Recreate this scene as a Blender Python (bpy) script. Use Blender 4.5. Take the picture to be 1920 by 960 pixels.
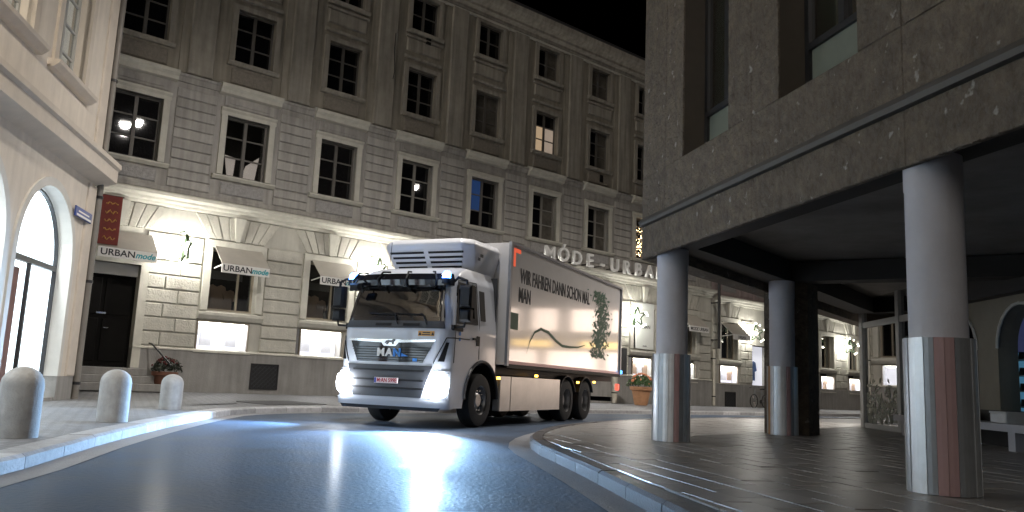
import bpy, math, random
from mathutils import Vector, Matrix
random.seed(7)
R = math.radians
scene = bpy.context.scene
for o in list(bpy.data.objects): bpy.data.objects.remove(o)
col = scene.collection

# ------------------------------------------------------------------ camera
EYE, PITCH, ROLL, FPX = 0.85, 8.83, 2.5, 1530.0
cam_data = bpy.data.cameras.new('camera')
cam = bpy.data.objects.new('camera', cam_data); col.objects.link(cam)
cam_data.sensor_width = 36; cam_data.lens = FPX / 1920 * 36
cam_data.clip_start = .05; cam_data.clip_end = 2000
fwd = Vector((0, math.cos(R(PITCH)), math.sin(R(PITCH))))
r0 = Vector((1, 0, 0)); u0 = r0.cross(fwd)
rgt = r0 * math.cos(R(ROLL)) + u0 * math.sin(R(ROLL))
upv = -r0 * math.sin(R(ROLL)) + u0 * math.cos(R(ROLL))
m = Matrix((rgt, upv, -fwd)).transposed().to_4x4(); m.translation = (0, 0, EYE)
cam.matrix_world = m
scene.camera = cam

# ------------------------------------------------------------------ world, sun, exposure
w = bpy.data.worlds.new('World'); scene.world = w; w.use_nodes = True
nt = w.node_tree; bg = nt.nodes['Background']
sky = nt.nodes.new('ShaderNodeTexSky'); sky.sky_type = 'NISHITA'; sky.sun_disc = False
sky.sun_elevation = R(-6); sky.sun_rotation = R(150)
nt.links.new(sky.outputs[0], bg.inputs[0]); bg.inputs[1].default_value = 0.05
sd = bpy.data.lights.new('night_glow', 'SUN'); sd.energy = 0.42; sd.angle = R(35); sd.color = (1, .92, .82)
so = bpy.data.objects.new('night_glow', sd); col.objects.link(so)
so.rotation_euler = Vector((.3, .8, -.42)).to_track_quat('-Z', 'Y').to_euler()
vs = scene.view_settings
vs.view_transform = 'Standard'; vs.look = 'None'; vs.gamma = 1; vs.exposure = .15; vs.use_curve_mapping = False
scene.cycles.use_denoising = True
scene.cycles.max_bounces = 6; scene.cycles.diffuse_bounces = 3; scene.cycles.glossy_bounces = 4
scene.cycles.transparent_max_bounces = 8
scene.cycles.sample_clamp_indirect = 4

# ------------------------------------------------------------------ materials
MATS = {}
def pm(name, c, rough=.7, metal=0, var=.12, vs_=2.5, bump=0, bs=40, spec=.5, coat=0, rnd=0, emit=None, es=0, fleck=None, streak=0):
    if name in MATS: return MATS[name]
    mt = bpy.data.materials.new(name); mt.use_nodes = True; n = mt.node_tree; L = n.links.new
    b = n.nodes['Principled BSDF']
    b.inputs['Roughness'].default_value = rough; b.inputs['Metallic'].default_value = metal
    b.inputs['Specular IOR Level'].default_value = spec; b.inputs['Coat Weight'].default_value = coat
    b.inputs['Coat Roughness'].default_value = .06
    tc = n.nodes.new('ShaderNodeTexCoord')
    geo = n.nodes.new('ShaderNodeNewGeometry')
    nz = n.nodes.new('ShaderNodeTexNoise'); nz.inputs['Scale'].default_value = vs_; nz.inputs['Detail'].default_value = 6; nz.inputs['Roughness'].default_value = .65
    L(geo.outputs['Position'], nz.inputs['Vector'])
    mr = n.nodes.new('ShaderNodeMapRange'); mr.inputs[1].default_value = .25; mr.inputs[2].default_value = .75
    mr.inputs[3].default_value = 1 - var; mr.inputs[4].default_value = 1 + var
    L(nz.outputs[0], mr.inputs[0])
    val = mr.outputs[0]
    if rnd:
        oi = n.nodes.new('ShaderNodeObjectInfo'); m2 = n.nodes.new('ShaderNodeMapRange')
        m2.inputs[3].default_value = 1 - rnd; m2.inputs[4].default_value = 1 + rnd
        L(oi.outputs['Random'], m2.inputs[0])
        mu = n.nodes.new('ShaderNodeMath'); mu.operation = 'MULTIPLY'; L(val, mu.inputs[0]); L(m2.outputs[0], mu.inputs[1]); val = mu.outputs[0]
    if streak:
        mp = n.nodes.new('ShaderNodeMapping'); mp.inputs['Scale'].default_value = (3, 3, .25); L(geo.outputs['Position'], mp.inputs[0])
        n2 = n.nodes.new('ShaderNodeTexNoise'); n2.inputs['Scale'].default_value = 2; n2.inputs['Detail'].default_value = 4; L(mp.outputs[0], n2.inputs['Vector'])
        m3 = n.nodes.new('ShaderNodeMapRange'); m3.inputs[1].default_value = .35; m3.inputs[2].default_value = .7; m3.inputs[3].default_value = 1; m3.inputs[4].default_value = 1 - streak
        L(n2.outputs[0], m3.inputs[0])
        mu = n.nodes.new('ShaderNodeMath'); mu.operation = 'MULTIPLY'; L(val, mu.inputs[0]); L(m3.outputs[0], mu.inputs[1]); val = mu.outputs[0]
    mx = n.nodes.new('ShaderNodeVectorMath'); mx.operation = 'SCALE'; mx.inputs[0].default_value = c[:3]
    L(val, mx.inputs['Scale'])
    outc = mx.outputs[0]
    if fleck:
        vo = n.nodes.new('ShaderNodeTexNoise'); vo.inputs['Scale'].default_value = fleck[1]; vo.inputs['Detail'].default_value = 3; L(geo.outputs['Position'], vo.inputs['Vector'])
        rp = n.nodes.new('ShaderNodeMapRange'); rp.inputs[1].default_value = fleck[2]; rp.inputs[2].default_value = fleck[2] + .05; L(vo.outputs[0], rp.inputs[0])
        mi = n.nodes.new('ShaderNodeMix'); mi.data_type = 'RGBA'; L(rp.outputs[0], mi.inputs['Factor']); L(outc, mi.inputs['A']); mi.inputs['B'].default_value = (*fleck[0], 1)
        outc = mi.outputs['Result']
    L(outc, b.inputs['Base Color'])
    if bump:
        nb = n.nodes.new('ShaderNodeTexNoise'); nb.inputs['Scale'].default_value = bs; nb.inputs['Detail'].default_value = 5; L(geo.outputs['Position'], nb.inputs['Vector'])
        bp = n.nodes.new('ShaderNodeBump'); bp.inputs['Strength'].default_value = bump; bp.inputs['Distance'].default_value = .02
        L(nb.outputs[0], bp.inputs['Height']); L(bp.outputs[0], b.inputs['Normal'])
        mr2 = n.nodes.new('ShaderNodeMapRange'); mr2.inputs[3].default_value = max(.02, rough - .12); mr2.inputs[4].default_value = min(1, rough + .12)
        L(nz.outputs[0], mr2.inputs[0]); L(mr2.outputs[0], b.inputs['Roughness'])
    if emit:
        b.inputs['Emission Color'].default_value = (*emit, 1); b.inputs['Emission Strength'].default_value = es
    if name == 'asphalt': mr2.inputs[3].default_value = .4; mr2.inputs[4].default_value = .95
    if name == 'rough_stone': bp.inputs['Distance'].default_value = .07
    MATS[name] = mt; return mt
def glass_mat(name, tint, refl=.08):
    mt = bpy.data.materials.new(name); mt.use_nodes = True; n = mt.node_tree; n.nodes.clear(); L = n.links.new
    out = n.nodes.new('ShaderNodeOutputMaterial'); tr = n.nodes.new('ShaderNodeBsdfTransparent'); gl = n.nodes.new('ShaderNodeBsdfGlossy')
    tr.inputs[0].default_value = (*tint, 1); gl.inputs['Roughness'].default_value = .02
    fr = n.nodes.new('ShaderNodeFresnel'); fr.inputs[0].default_value = 1.52
    ad = n.nodes.new('ShaderNodeMath'); ad.operation = 'ADD'; ad.inputs[1].default_value = refl; ad.use_clamp = True; L(fr.outputs[0], ad.inputs[0])
    gg = n.nodes.new('ShaderNodeNewGeometry'); sb = n.nodes.new('ShaderNodeMath'); sb.operation = 'SUBTRACT'; sb.inputs[0].default_value = 1; L(gg.outputs['Backfacing'], sb.inputs[1])
    ml = n.nodes.new('ShaderNodeMath'); ml.operation = 'MULTIPLY'; L(ad.outputs[0], ml.inputs[0]); L(sb.outputs[0], ml.inputs[1])
    mx = n.nodes.new('ShaderNodeMixShader'); L(ml.outputs[0], mx.inputs[0]); L(tr.outputs[0], mx.inputs[1]); L(gl.outputs[0], mx.inputs[2]); L(mx.outputs[0], out.inputs[0])
    MATS[name] = mt; return mt

pm('asphalt', (.036, .06, .1), .68, var=.5, vs_=.9, bump=.6, bs=22, spec=.42, coat=.12, fleck=((.09, .11, .13), 160, .66))
MATS['asphalt'].node_tree.nodes['Principled BSDF'].inputs['Coat Roughness'].default_value = .22
pm('pavement', (.2, .2, .205), .55, var=.22, vs_=1.5, bump=.35, bs=30)
def add_brick(mt, sx, rot):
    n = mt.node_tree; L = n.links.new; b = n.nodes['Principled BSDF']
    g = n.nodes.new('ShaderNodeNewGeometry'); mp = n.nodes.new('ShaderNodeMapping'); mp.inputs['Rotation'].default_value = (0, 0, rot); L(g.outputs['Position'], mp.inputs[0])
    br = n.nodes.new('ShaderNodeTexBrick'); br.inputs['Scale'].default_value = sx; br.inputs['Mortar Size'].default_value = .03; br.inputs['Color1'].default_value = (1, 1, 1, 1); br.inputs['Color2'].default_value = (.8, .8, .8, 1); br.inputs['Mortar'].default_value = (.45, .45, .45, 1)
    L(mp.outputs[0], br.inputs['Vector'])
    src = b.inputs['Base Color'].links[0].from_socket
    mi = n.nodes.new('ShaderNodeVectorMath'); mi.operation = 'MULTIPLY'; L(src, mi.inputs[0]); L(br.outputs['Color'], mi.inputs[1]); L(mi.outputs[0], b.inputs['Base Color'])
    bp = n.nodes.new('ShaderNodeBump'); bp.inputs['Strength'].default_value = .6; bp.inputs['Distance'].default_value = .01; L(br.outputs['Color'], bp.inputs['Height'])
    L(b.inputs['Normal'].links[0].from_socket, bp.inputs['Normal']); L(bp.outputs[0], b.inputs['Normal'])
add_brick(MATS['pavement'], 2.2, R(20))
pm('kerb', (.4, .4, .41), .6, var=.3, vs_=8, bump=.5, bs=40, rnd=.25)
pm('kerb_dark', (.085, .085, .09), .4, var=.2, vs_=8, bump=.3, bs=60, rnd=.15)
pm('gutter', (.25, .25, .26), .5, var=.2, vs_=5, bump=.4, bs=50)
pm('slab', (.27, .258, .245), .4, var=.28, vs_=3, bump=.08, bs=40, rnd=.22, spec=.6)
pm('slab_bed', (.13, .13, .13), .5, var=.15, bump=.3)
pm('stone_block', (.5, .48, .42), .85, var=.14, vs_=5, bump=.9, bs=22, rnd=.1, streak=.1)
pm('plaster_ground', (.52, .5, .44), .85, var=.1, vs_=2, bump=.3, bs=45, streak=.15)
pm('trim', (.58, .56, .49), .8, var=.1, vs_=4, bump=.25, bs=50, streak=.12)
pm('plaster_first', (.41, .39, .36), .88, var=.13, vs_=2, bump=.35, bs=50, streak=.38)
pm('band', (.43, .41, .38), .88, var=.1, vs_=4, bump=.4, bs=50, rnd=.1, streak=.3)
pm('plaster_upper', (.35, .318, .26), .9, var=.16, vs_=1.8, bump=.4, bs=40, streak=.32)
pm('trim_upper', (.39, .36, .305), .88, var=.14, vs_=3, bump=.35, bs=50, streak=.36)
pm('apron', (.24, .215, .18), .95, var=.25, vs_=12, bump=1, bs=25)
pm('apron_first', (.33, .32, .31), .95, var=.25, vs_=12, bump=1, bs=25)
pm('plinth', (.3, .29, .275), .85, var=.14, vs_=2, bump=.35, bs=30, streak=.25)
pm('pink_plaster', (.42, .34, .335), .9, var=.13, vs_=2, bump=.35, bs=50, streak=.18)
pm('window_wood', (.12, .11, .097), .6, var=.12, vs_=10)
pm('window_pale', (.24, .225, .2), .6, var=.12, vs_=10)
pm('pane', (.006, .006, .007), .022, var=.3, vs_=3, spec=.6)
pm('pane_curtain', (.11, .1, .085), .12, var=.5, vs_=2.5, spec=.5)
pm('pane_warm', (.2, .16, .1), .2, emit=(1, .72, .45), es=.35)
pm('pane_blue', (.02, .04, .09), .08, emit=(.08, .2, .6), es=.12)
pm('net_curtain', (.75, .73, .68), .9, emit=(1, .95, .85), es=.3)
pm('curtain_lit', (.7, .64, .58), .9, bump=.5, bs=8, emit=(1, .85, .75), es=.35)
pm('curtain', (.5, .44, .38), .9, bump=.5, bs=12, emit=(1, .78, .6), es=.22)
glass_mat('shop_glass', (.75, .76, .76), .06)
glass_mat('clear_glass', (.93, .94, .95), .0)
glass_mat('cab_glass', (.16, .17, .19), .07)
glass_mat('store_glass', (.4, .41, .42), .5)
glass_mat('mirror_glass', (.5, .55, .5), .4)
pm('cream', (.67, .605, .525), .85, var=.09, vs_=1.5, bump=.25, bs=50, streak=.1)
pm('cream_trim', (.58, .515, .44), .8, var=.1, vs_=3, bump=.2)
pm('archstone', (.6, .58, .54), .75, var=.1, vs_=3, bump=.2)
pm('dark_metal', (.03, .03, .032), .45, metal=.4, var=.2)
pm('pipe_zinc', (.2, .185, .165), .6, metal=.2, var=.2)
pm('pipe_pale', (.5, .47, .4), .6, var=.12)
pm('black_wood', (.006, .0055, .005), .8, var=.3, spec=.1)
pm('fabric_awning', (.43, .4, .35), .9, var=.1, bump=.25, bs=120)
pm('fabric_white', (.75, .74, .71), .9, var=.06)
pm('ink', (.03, .03, .035), .7)
pm('teal', (.02, .33, .38), .6)
pm('letter_face', (.85, .85, .83), .5, metal=0, var=.06)
pm('letter_side', (.02, .02, .02), .5)
pm('banner_red', (.16, .018, .01), .7, var=.2, vs_=6)
pm('gold', (.5, .26, .06), .5, var=.1)
pm('terracotta', (.48, .25, .13), .8, var=.18, vs_=9, bump=.3, bs=30)
pm('terracotta_shaded', (.16, .07, .045), .8, var=.18, vs_=9, bump=.3, bs=30)  # darker terracotta: the shade on the pot is put into its colour
pm('leaf', (.05, .1, .03), .6, var=.35, vs_=25)
pm('leaf_dark', (.015, .02, .01), .6, var=.35, vs_=25)
pm('petal_red', (.6, .08, .05), .6, var=.3, vs_=30)
pm('petal_orange', (.75, .28, .14), .6, var=.3, vs_=30)
pm('petal_dark', (.1, .015, .015), .6, var=.3, vs_=30)
pm('bollard_stone', (.4, .4, .4), .75, var=.22, vs_=7, bump=.3, bs=60, streak=.25)
pm('rough_stone', (.115, .094, .07), .75, var=.5, vs_=6, bump=1, bs=14, rnd=.08, fleck=((.28, .27, .25), 6.5, .67), streak=.1)
pm('fascia_bar', (.06, .056, .05), .6)
pm('stone_joint', (.07, .058, .045), .9)
pm('soffit', (.2, .19, .18), .7, var=.35, vs_=1.2, bump=.2)
pm('beam', (.03, .028, .026), .7)
pm('column_paint', (.5, .5, .54), .6, var=.08, vs_=3, bump=.1)
pm('steel_stave', (.58, .6, .62), .36, metal=.6, var=.12, vs_=6, rnd=.25)
pm('steel_dark', (.34, .36, .38), .38, metal=.6, var=.12, vs_=6, rnd=.2)
pm('pink_stave', (.34, .22, .22), .45, var=.1)
pm('brown_stave', (.35, .2, .09), .45, var=.1)
pm('frame_white', (.42, .42, .4), .6, var=.08)
pm('paint_white', (.55, .58, .64), .3, var=.03, spec=.5, coat=.6)
pm('box_white', (.62, .625, .64), .2, var=.05, vs_=1.5, spec=.7, coat=.9)
pm('box_edge', (.3, .32, .36), .35, metal=.6)
pm('reefer_white', (.66, .67, .7), .35, var=.04, coat=.3)
pm('black_plastic', (.01, .01, .011), .5, var=.15, spec=.2)
pm('grey_plastic', (.03, .032, .038), .5, var=.15)
pm('black_gloss', (.008, .008, .01), .08, coat=.6)
pm('rubber', (.014, .014, .015), .75, var=.2, bump=.3, bs=60)
pm('rim', (.35, .35, .36), .35, metal=.8, var=.15)
pm('chrome', (.75, .76, .78), .15, metal=1, var=.03)
pm('alu', (.42, .42, .42), .28, metal=.7, var=.12, vs_=3)
pm('logo_blue', (.02, .2, .6), .4, emit=(.03, .25, .8), es=.02)
pm('sticker', (.65, .32, .06), .5, var=.08)
pm('plate_white', (.8, .72, .72), .5, emit=(1, .85, .85), es=.05)
pm('plate_red', (.5, .03, .05), .5)
pm('plate_blue', (.02, .05, .4), .5)
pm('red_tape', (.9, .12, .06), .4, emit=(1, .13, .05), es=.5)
pm('pink_strip', (.7, .42, .42), .4, emit=(1, .4, .4), es=.04)
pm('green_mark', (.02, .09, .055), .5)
pm('headlamp', (1, 1, 1), .2, emit=(.86, .92, 1), es=60)
pm('lamp_glare', (.8, .85, .9), .2, metal=.5, emit=(.8, .9, 1), es=2.5)  # glow put into the headlamp bezel in place of lens bloom
pm('beacon', (.02, .1, .6), .2, emit=(.08, .3, 1), es=14)
pm('beacon_core', (.6, .8, 1), .2, emit=(.75, .88, 1), es=40)
pm('marker', (1, .5, .05), .3, emit=(1, .5, .08), es=7)
pm('tail_red', (.8, .02, .02), .3, emit=(1, .05, .03), es=4)
pm('tail_blue', (.05, .3, .9), .3, emit=(.1, .4, 1), es=3)
pm('seat', (.03, .03, .035), .8)
pm('case_frame', (.3, .26, .2), .5, metal=.3)
pm('case_back', (.85, .84, .88), .8, emit=(.93, .92, 1), es=.7)
pm('shirt_white', (.85, .85, .88), .85, bump=.3, bs=15)
pm('shirt_tan', (.5, .36, .26), .85, bump=.3, bs=15)
pm('shirt_blue', (.16, .25, .5), .85, bump=.3, bs=15)
pm('bulb', (1, 1, 1), .3, emit=(1, .96, .8), es=9)
pm('star_green', (.03, .06, .02), .7, var=.3, vs_=30)
pm('fairy', (1, .7, .4), .3, emit=(1, .72, .4), es=9)
pm('poster', (.68, .7, .66), .6, var=.04)
pm('sign_blue', (.03, .06, .25), .4)
pm('lit_glass', (.8, .9, 1), .3, emit=(.84, .95, 1), es=2.2)
pm('lit_wall', (.4, .22, .18), .8)
pm('interior', (.3, .3, .3), .9)
pm('interior_dark', (.03, .03, .03), .9)
pm('shop_blue', (.25, .45, .6), .6, emit=(.16, .5, .8), es=.22)
pm('shop_purple', (.08, .08, .16), .5, emit=(.1, .12, .3), es=.18)
pm('white_box', (.7, .7, .7), .6)
pm('arch_tan', (.27, .235, .18), .85, var=.12, bump=.3)
pm('lamp_glass', (1, 1, 1), .3, emit=(1, .95, .85), es=10)
pm('end_wall', (.5, .42, .34), .9)
pm('end_lit', (1, .85, .7), .5, emit=(1, .78, .64), es=5)
pm('end_yellow', (1, .7, .2), .5, emit=(1, .62, .15), es=5)
pm('bike_paint', (.25, .26, .27), .4, metal=.3)
pm('slate', (.05, .05, .052), .7)
pm('panel_green', (.16, .18, .15), .4)
pm('blind', (.34, .38, .35), .8, var=.3, vs_=1.2)
pm('etched', (.35, .36, .3), .9, var=.3, vs_=15)

# ------------------------------------------------------------------ mesh helpers
class MB:
    def __init__(s): s.v = []; s.f = []; s.smooth = False
    def box(s, x0, x1, y0, y1, z0, z1):
        b = len(s.v)
        s.v += [(x, y, z) for z in (z0, z1) for y in (y0, y1) for x in (x0, x1)]
        s.f += [tuple(b + i for i in q) for q in ((0, 2, 3, 1), (4, 5, 7, 6), (0, 1, 5, 4), (2, 6, 7, 3), (0, 4, 6, 2), (1, 3, 7, 5))]
        return s
    def cbox(s, x0, x1, y0, y1, z0, z1, c=.02):
        "box with its front (-y) edges chamfered"
        b = len(s.v)
        for (a, d, y) in ((0, 0, y1), (0, 0, y0 + c), (c, c, y0)):
            s.v += [(x0 + a, y, z0 + d), (x1 - a, y, z0 + d), (x1 - a, y, z1 - d), (x0 + a, y, z1 - d)]
        for k in (0, 4):
            for i in range(4):
                j = (i + 1) % 4
                s.f.append((b + k + i, b + k + j, b + k + 4 + j, b + k + 4 + i))
        s.f.append((b + 8, b + 9, b + 10, b + 11)); s.f.append((b + 3, b + 2, b + 1, b))
        return s
    def hexa(s, pts):
        "8 points: bottom quad then top quad"
        b = len(s.v); s.v += [tuple(p) for p in pts]
        s.f += [tuple(b + i for i in q) for q in ((3, 2, 1, 0), (4, 5, 6, 7), (0, 1, 5, 4), (1, 2, 6, 5), (2, 3, 7, 6), (3, 0, 4, 7))]
        return s
    def ring(s, rings, closed=True, cap=True):
        b = len(s.v); n = len(rings[0])
        for r in rings: s.v += [tuple(p) for p in r]
        for k in range(len(rings) - 1):
            for i in range(n if closed else n - 1):
                j = (i + 1) % n
                s.f.append((b + k * n + i, b + k * n + j, b + (k + 1) * n + j, b + (k + 1) * n + i))
        if cap:
            s.f.append(tuple(b + i for i in reversed(range(n)))); s.f.append(tuple(b + (len(rings) - 1) * n + i for i in range(n)))
        return s
    def lathe(s, prof, n=24, axis='z', c=(0, 0, 0), cap=True):
        rings = []
        for (r, h) in prof:
            rg = []
            for i in range(n):
                a = 2 * math.pi * i / n; p = (r * math.cos(a), r * math.sin(a))
                q = {'z': (p[0], p[1], h), 'x': (h, p[0], p[1]), 'y': (p[1], h, p[0])}[axis]
                rg.append((q[0] + c[0], q[1] + c[1], q[2] + c[2]))
            rings.append(rg)
        return s.ring(rings, True, cap)
    def tube(s, pts, r, n=8):
        pts = [Vector(p) for p in pts]; rings = []
        for i, p in enumerate(pts):
            d = (pts[min(i + 1, len(pts) - 1)] - pts[max(i - 1, 0)]).normalized()
            a = d.orthogonal().normalized() if i == 0 else (pa - d * pa.dot(d)).normalized()
            pa = a; b = d.cross(a)
            rr = r[i] if isinstance(r, (list, tuple)) else r
            rings.append([p + (a * math.cos(2 * math.pi * k / n) + b * math.sin(2 * math.pi * k / n)) * rr for k in range(n)])
        return s.ring(rings)
    def profile(s, prof, x0, x1):
        "closed (y,z) outline swept along x"
        return s.ring([[(x, y, z) for (y, z) in prof] for x in (x0, x1)])
    def sphere(s, c, r, n=8, m=5):
        prof = [(max(1e-4, r * math.sin(math.pi * k / m)), -r * math.cos(math.pi * k / m)) for k in range(m + 1)]
        return s.lathe(prof, n, 'z', c)
    def mesh(s, name, mat):
        me = bpy.data.meshes.new(name); me.from_pydata(s.v, [], s.f)
        me.materials.append(MATS[mat]); me.validate()
        import bmesh
        bm = bmesh.new(); bm.from_mesh(me); bmesh.ops.recalc_face_normals(bm, faces=bm.faces); bm.to_mesh(me); bm.free()
        if s.smooth:
            for p in me.polygons: p.use_smooth = True
            me.set_sharp_from_angle(angle=R(38))
        return me
def link(name, me, parent=None, loc=(0, 0, 0), rot=(0, 0, 0)):
    o = bpy.data.objects.new(name, me); col.objects.link(o)
    o.location = loc; o.rotation_euler = rot
    if parent: o.parent = parent
    return o
def part(name, mb, mat, parent=None, loc=(0, 0, 0), rot=(0, 0, 0), smooth=False):
    mb.smooth = smooth
    return link(name, mb.mesh(name, mat), parent, loc, rot)
CACHE = {}
def piece(name, key, fn, mat, parent, loc=(0, 0, 0), rot=(0, 0, 0), smooth=False):
    k = (name, key, mat)
    if k not in CACHE:
        b = MB(); fn(b); b.smooth = smooth; CACHE[k] = b.mesh(name, mat)
    return link(name, CACHE[k], parent, loc, rot)
def tag(o, label=None, cat=None, group=None, kind=None):
    if label: o['label'] = label
    if cat: o['category'] = cat
    if group: o['group'] = group
    if kind: o['kind'] = kind
    return o
def thing(name, label, cat, loc=(0, 0, 0), rz=0, group=None):
    o = bpy.data.objects.new(name, None); col.objects.link(o); o.empty_display_size = .2
    o.location = loc; o.rotation_euler = (0, 0, rz)
    return tag(o, label, cat, group)
TXT = {}
def text_mesh(body, size, depth, mat, bold=0, shear=0, orient='facade', sx=1, name='lettering'):
    "lettering as a mesh; facade: x right, z up, facing -y; side: running along +y, facing +x"
    cu = bpy.data.curves.new('t', 'FONT'); cu.body = body; cu.size = size; cu.extrude = depth; cu.offset = bold; cu.shear = shear
    cu.align_x = 'CENTER'; cu.align_y = 'CENTER'; cu.resolution_u = 3
    t = bpy.data.objects.new('t', cu); col.objects.link(t); bpy.context.view_layer.update()
    me = bpy.data.meshes.new_from_object(t.evaluated_get(bpy.context.evaluated_depsgraph_get()))
    bpy.data.objects.remove(t); bpy.data.curves.remove(cu)
    for v in me.vertices:
        x, y, z = v.co
        v.co = (x * sx, -z, y) if orient == 'facade' else (z, x * sx, y)
    me.materials.clear(); me.materials.append(MATS[mat]); me.name = name
    return me
def lamp(name, kind, energy, color, parent, loc, size=.1, rot=(0, 0, 0), **kw):
    ld = bpy.data.lights.new(name, kind); ld.energy = energy; ld.color = color
    if kind == 'AREA':
        ld.shape = 'RECTANGLE'; ld.size = size[0]; ld.size_y = size[1]
    else: ld.shadow_soft_size = size
    for k, v in kw.items(): setattr(ld, k, v)
    o = bpy.data.objects.new(name, ld); col.objects.link(o); o.location = loc; o.rotation_euler = rot
    if parent: o.parent = parent
    return o
def wall_mesh(x0, x1, z0, z1, holes, y=0, depth=.3):
    "flat wall facing -y with rectangular openings that have reveals"
    b = MB()
    xs = sorted({x0, x1, *[h[0] for h in holes], *[h[1] for h in holes]}); xs = [x for x in xs if x0 <= x <= x1]
    zs = sorted({z0, z1, *[h[2] for h in holes], *[h[3] for h in holes]}); zs = [z for z in zs if z0 <= z <= z1]
    for i in range(len(xs) - 1):
        for k in range(len(zs) - 1):
            cx, cz = (xs[i] + xs[i + 1]) / 2, (zs[k] + zs[k + 1]) / 2
            if any(h[0] < cx < h[1] and h[2] < cz < h[3] for h in holes): continue
            n = len(b.v); b.v += [(xs[i], y, zs[k]), (xs[i + 1], y, zs[k]), (xs[i + 1], y, zs[k + 1]), (xs[i], y, zs[k + 1])]; b.f.append((n, n + 1, n + 2, n + 3))
    for (a, c, d, e) in holes:
        n = len(b.v); b.v += [(a, y, d), (c, y, d), (c, y, e), (a, y, e), (a, y + depth, d), (c, y + depth, d), (c, y + depth, e), (a, y + depth, e)]
        for i in range(4): b.f.append((n + i, n + (i + 1) % 4, n + 4 + (i + 1) % 4, n + 4 + i))
    return b
def raw_part(name, b, mat, parent):
    me = bpy.data.meshes.new(name); me.from_pydata(b.v, [], b.f); me.materials.append(MATS[mat]); me.validate()
    return link(name, me, parent)
def frame_box(b, x0, x1, y0, y1, z0, z1, t):
    "rectangular frame of bar width t"
    b.box(x0, x0 + t, y0, y1, z0, z1); b.box(x1 - t, x1, y0, y1, z0, z1)
    b.box(x0 + t, x1 - t, y0, y1, z0, z0 + t); b.box(x0 + t, x1 - t, y0, y1, z1 - t, z1)

# ------------------------------------------------------------------ ground
def resample(pts, step):
    out = [Vector(pts[0])]
    P = [Vector(p) for p in pts]
    n = len(P); fine = []
    for i in range(n - 1):
        p0, p1, p2, p3 = P[max(i - 1, 0)], P[i], P[i + 1], P[min(i + 2, n - 1)]
        for k in range(20):
            t = k / 20
            fine.append(.5 * ((2 * p1) + (p2 - p0) * t + (2 * p0 - 5 * p1 + 4 * p2 - p3) * t * t + (3 * p1 - p0 - 3 * p2 + p3) * t ** 3))
    fine.append(P[-1]); acc = 0
    for i in range(1, len(fine)):
        acc += (fine[i] - fine[i - 1]).length
        if acc >= step: out.append(fine[i]); acc = 0
    return out
b = MB(); b.v = [(-300, -300, 0), (300, -300, 0), (300, 300, 0), (-300, 300, 0)]; b.f = [(0, 1, 2, 3)]
tag(raw_part('road', b, 'asphalt', None), kind='structure')

def offset_line(P, d):
    out = []
    for i, p in enumerate(P):
        t = (P[min(i + 1, len(P) - 1)] - P[max(i - 1, 0)]).normalized()
        out.append(p + Vector((t.y, -t.x)) * d)
    return out
def kerb_line(name, line, width, h, side, gut=.28, km='kerb'):
    "kerb stones along a line; side=+1: the pavement lies to the right of travel"
    root = part(name, MB(), 'kerb', None) if False else None
    base = MB(); inn = offset_line(line, side * width)
    # bed under the stones
    for i in range(len(line) - 1):
        a, c, d, e = line[i], line[i + 1], inn[i + 1], inn[i]
        base.hexa([(a.x, a.y, -.05), (c.x, c.y, -.05), (d.x, d.y, -.05), (e.x, e.y, -.05), (a.x, a.y, h - .03), (c.x, c.y, h - .03), (d.x, d.y, h - .03), (e.x, e.y, h - .03)])
    root = tag(part(name, base, 'gutter'), kind='structure')
    for i in range(len(line) - 1):
        a, c, d, e = [Vector(q) for q in (line[i], line[i + 1], inn[i + 1], inn[i])]
        g = (c - a).normalized() * .006
        a, e, c, d = a + g, e + g, c - g, d - g
        s = (a - e).normalized() * .025; o = (a - e).normalized() * .008
        jz = random.uniform(-.003, .003)
        k = MB()
        k.ring([[(p.x, p.y, z) for p in q] for q, z in (((a + o, c + o, d, e), .002), ((a + o, c + o, d, e), h - .025 + jz), ((a - s, c - s, d, e), h + jz))])
        part('kerb_stone', k, km, root)
    go = offset_line(line, -side * gut)
    gb = MB()
    for i in range(len(line) - 1):
        a, c, d, e = line[i], line[i + 1], go[i + 1], go[i]
        gb.v += [(a.x, a.y, .004), (c.x, c.y, .004), (d.x, d.y, .004), (e.x, e.y, .004)]; n = len(gb.v) - 4; gb.f.append((n, n + 1, n + 2, n + 3))
    tag(part('gutter', gb, 'gutter'), kind='structure')
    return inn
LK = [(-3.2, 1.5), (-3.45, 4), (-3.75, 6.3), (-4.0, 7.5), (-4.38, 9.25), (-4.76, 11.5), (-5.0, 13.2), (-5.2, 15.0), (-5.28, 16.0), (-5.1, 17.1), (-4.5, 18.4), (-3.3, 19.8), (-1.2, 22.1), (3.3, 26.9), (8.5, 31.5), (15, 37.1), (30, 50), (70, 84.3)]
lk = resample(LK, 1.0)
inn = kerb_line('kerb', lk, .26, .125, -1)
th = R(40.7); ex = Vector((math.cos(th), math.sin(th))); ny = Vector((-math.sin(th), math.cos(th))); A0 = Vector((-8.97, 23.58))
def inner_pt(p):
    if p.y < 16.5: return Vector((p.x - 5.2, p.y))
    u = (p - A0).dot(ex); return A0 + ex * min(u, u) + ny * .6
b = MB()
inr = []
for i, p in enumerate(inn):
    if p.y < 16: inr.append((Vector((p.x - 6.5, p.y)), .13))
    elif p.y < 19.2:
        t = (p.y - 16) / 3.2; inr.append((Vector((p.x - 6.5, p.y)).lerp(A0 + ex * 1.5 + ny * .5, t) if t > 0 else p, .13 + .07 * t))
    else:
        u = (p - A0).dot(ex); inr.append((A0 + ex * u + ny * .5, .2 - .0035 * max(0, u - 15)))
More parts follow.
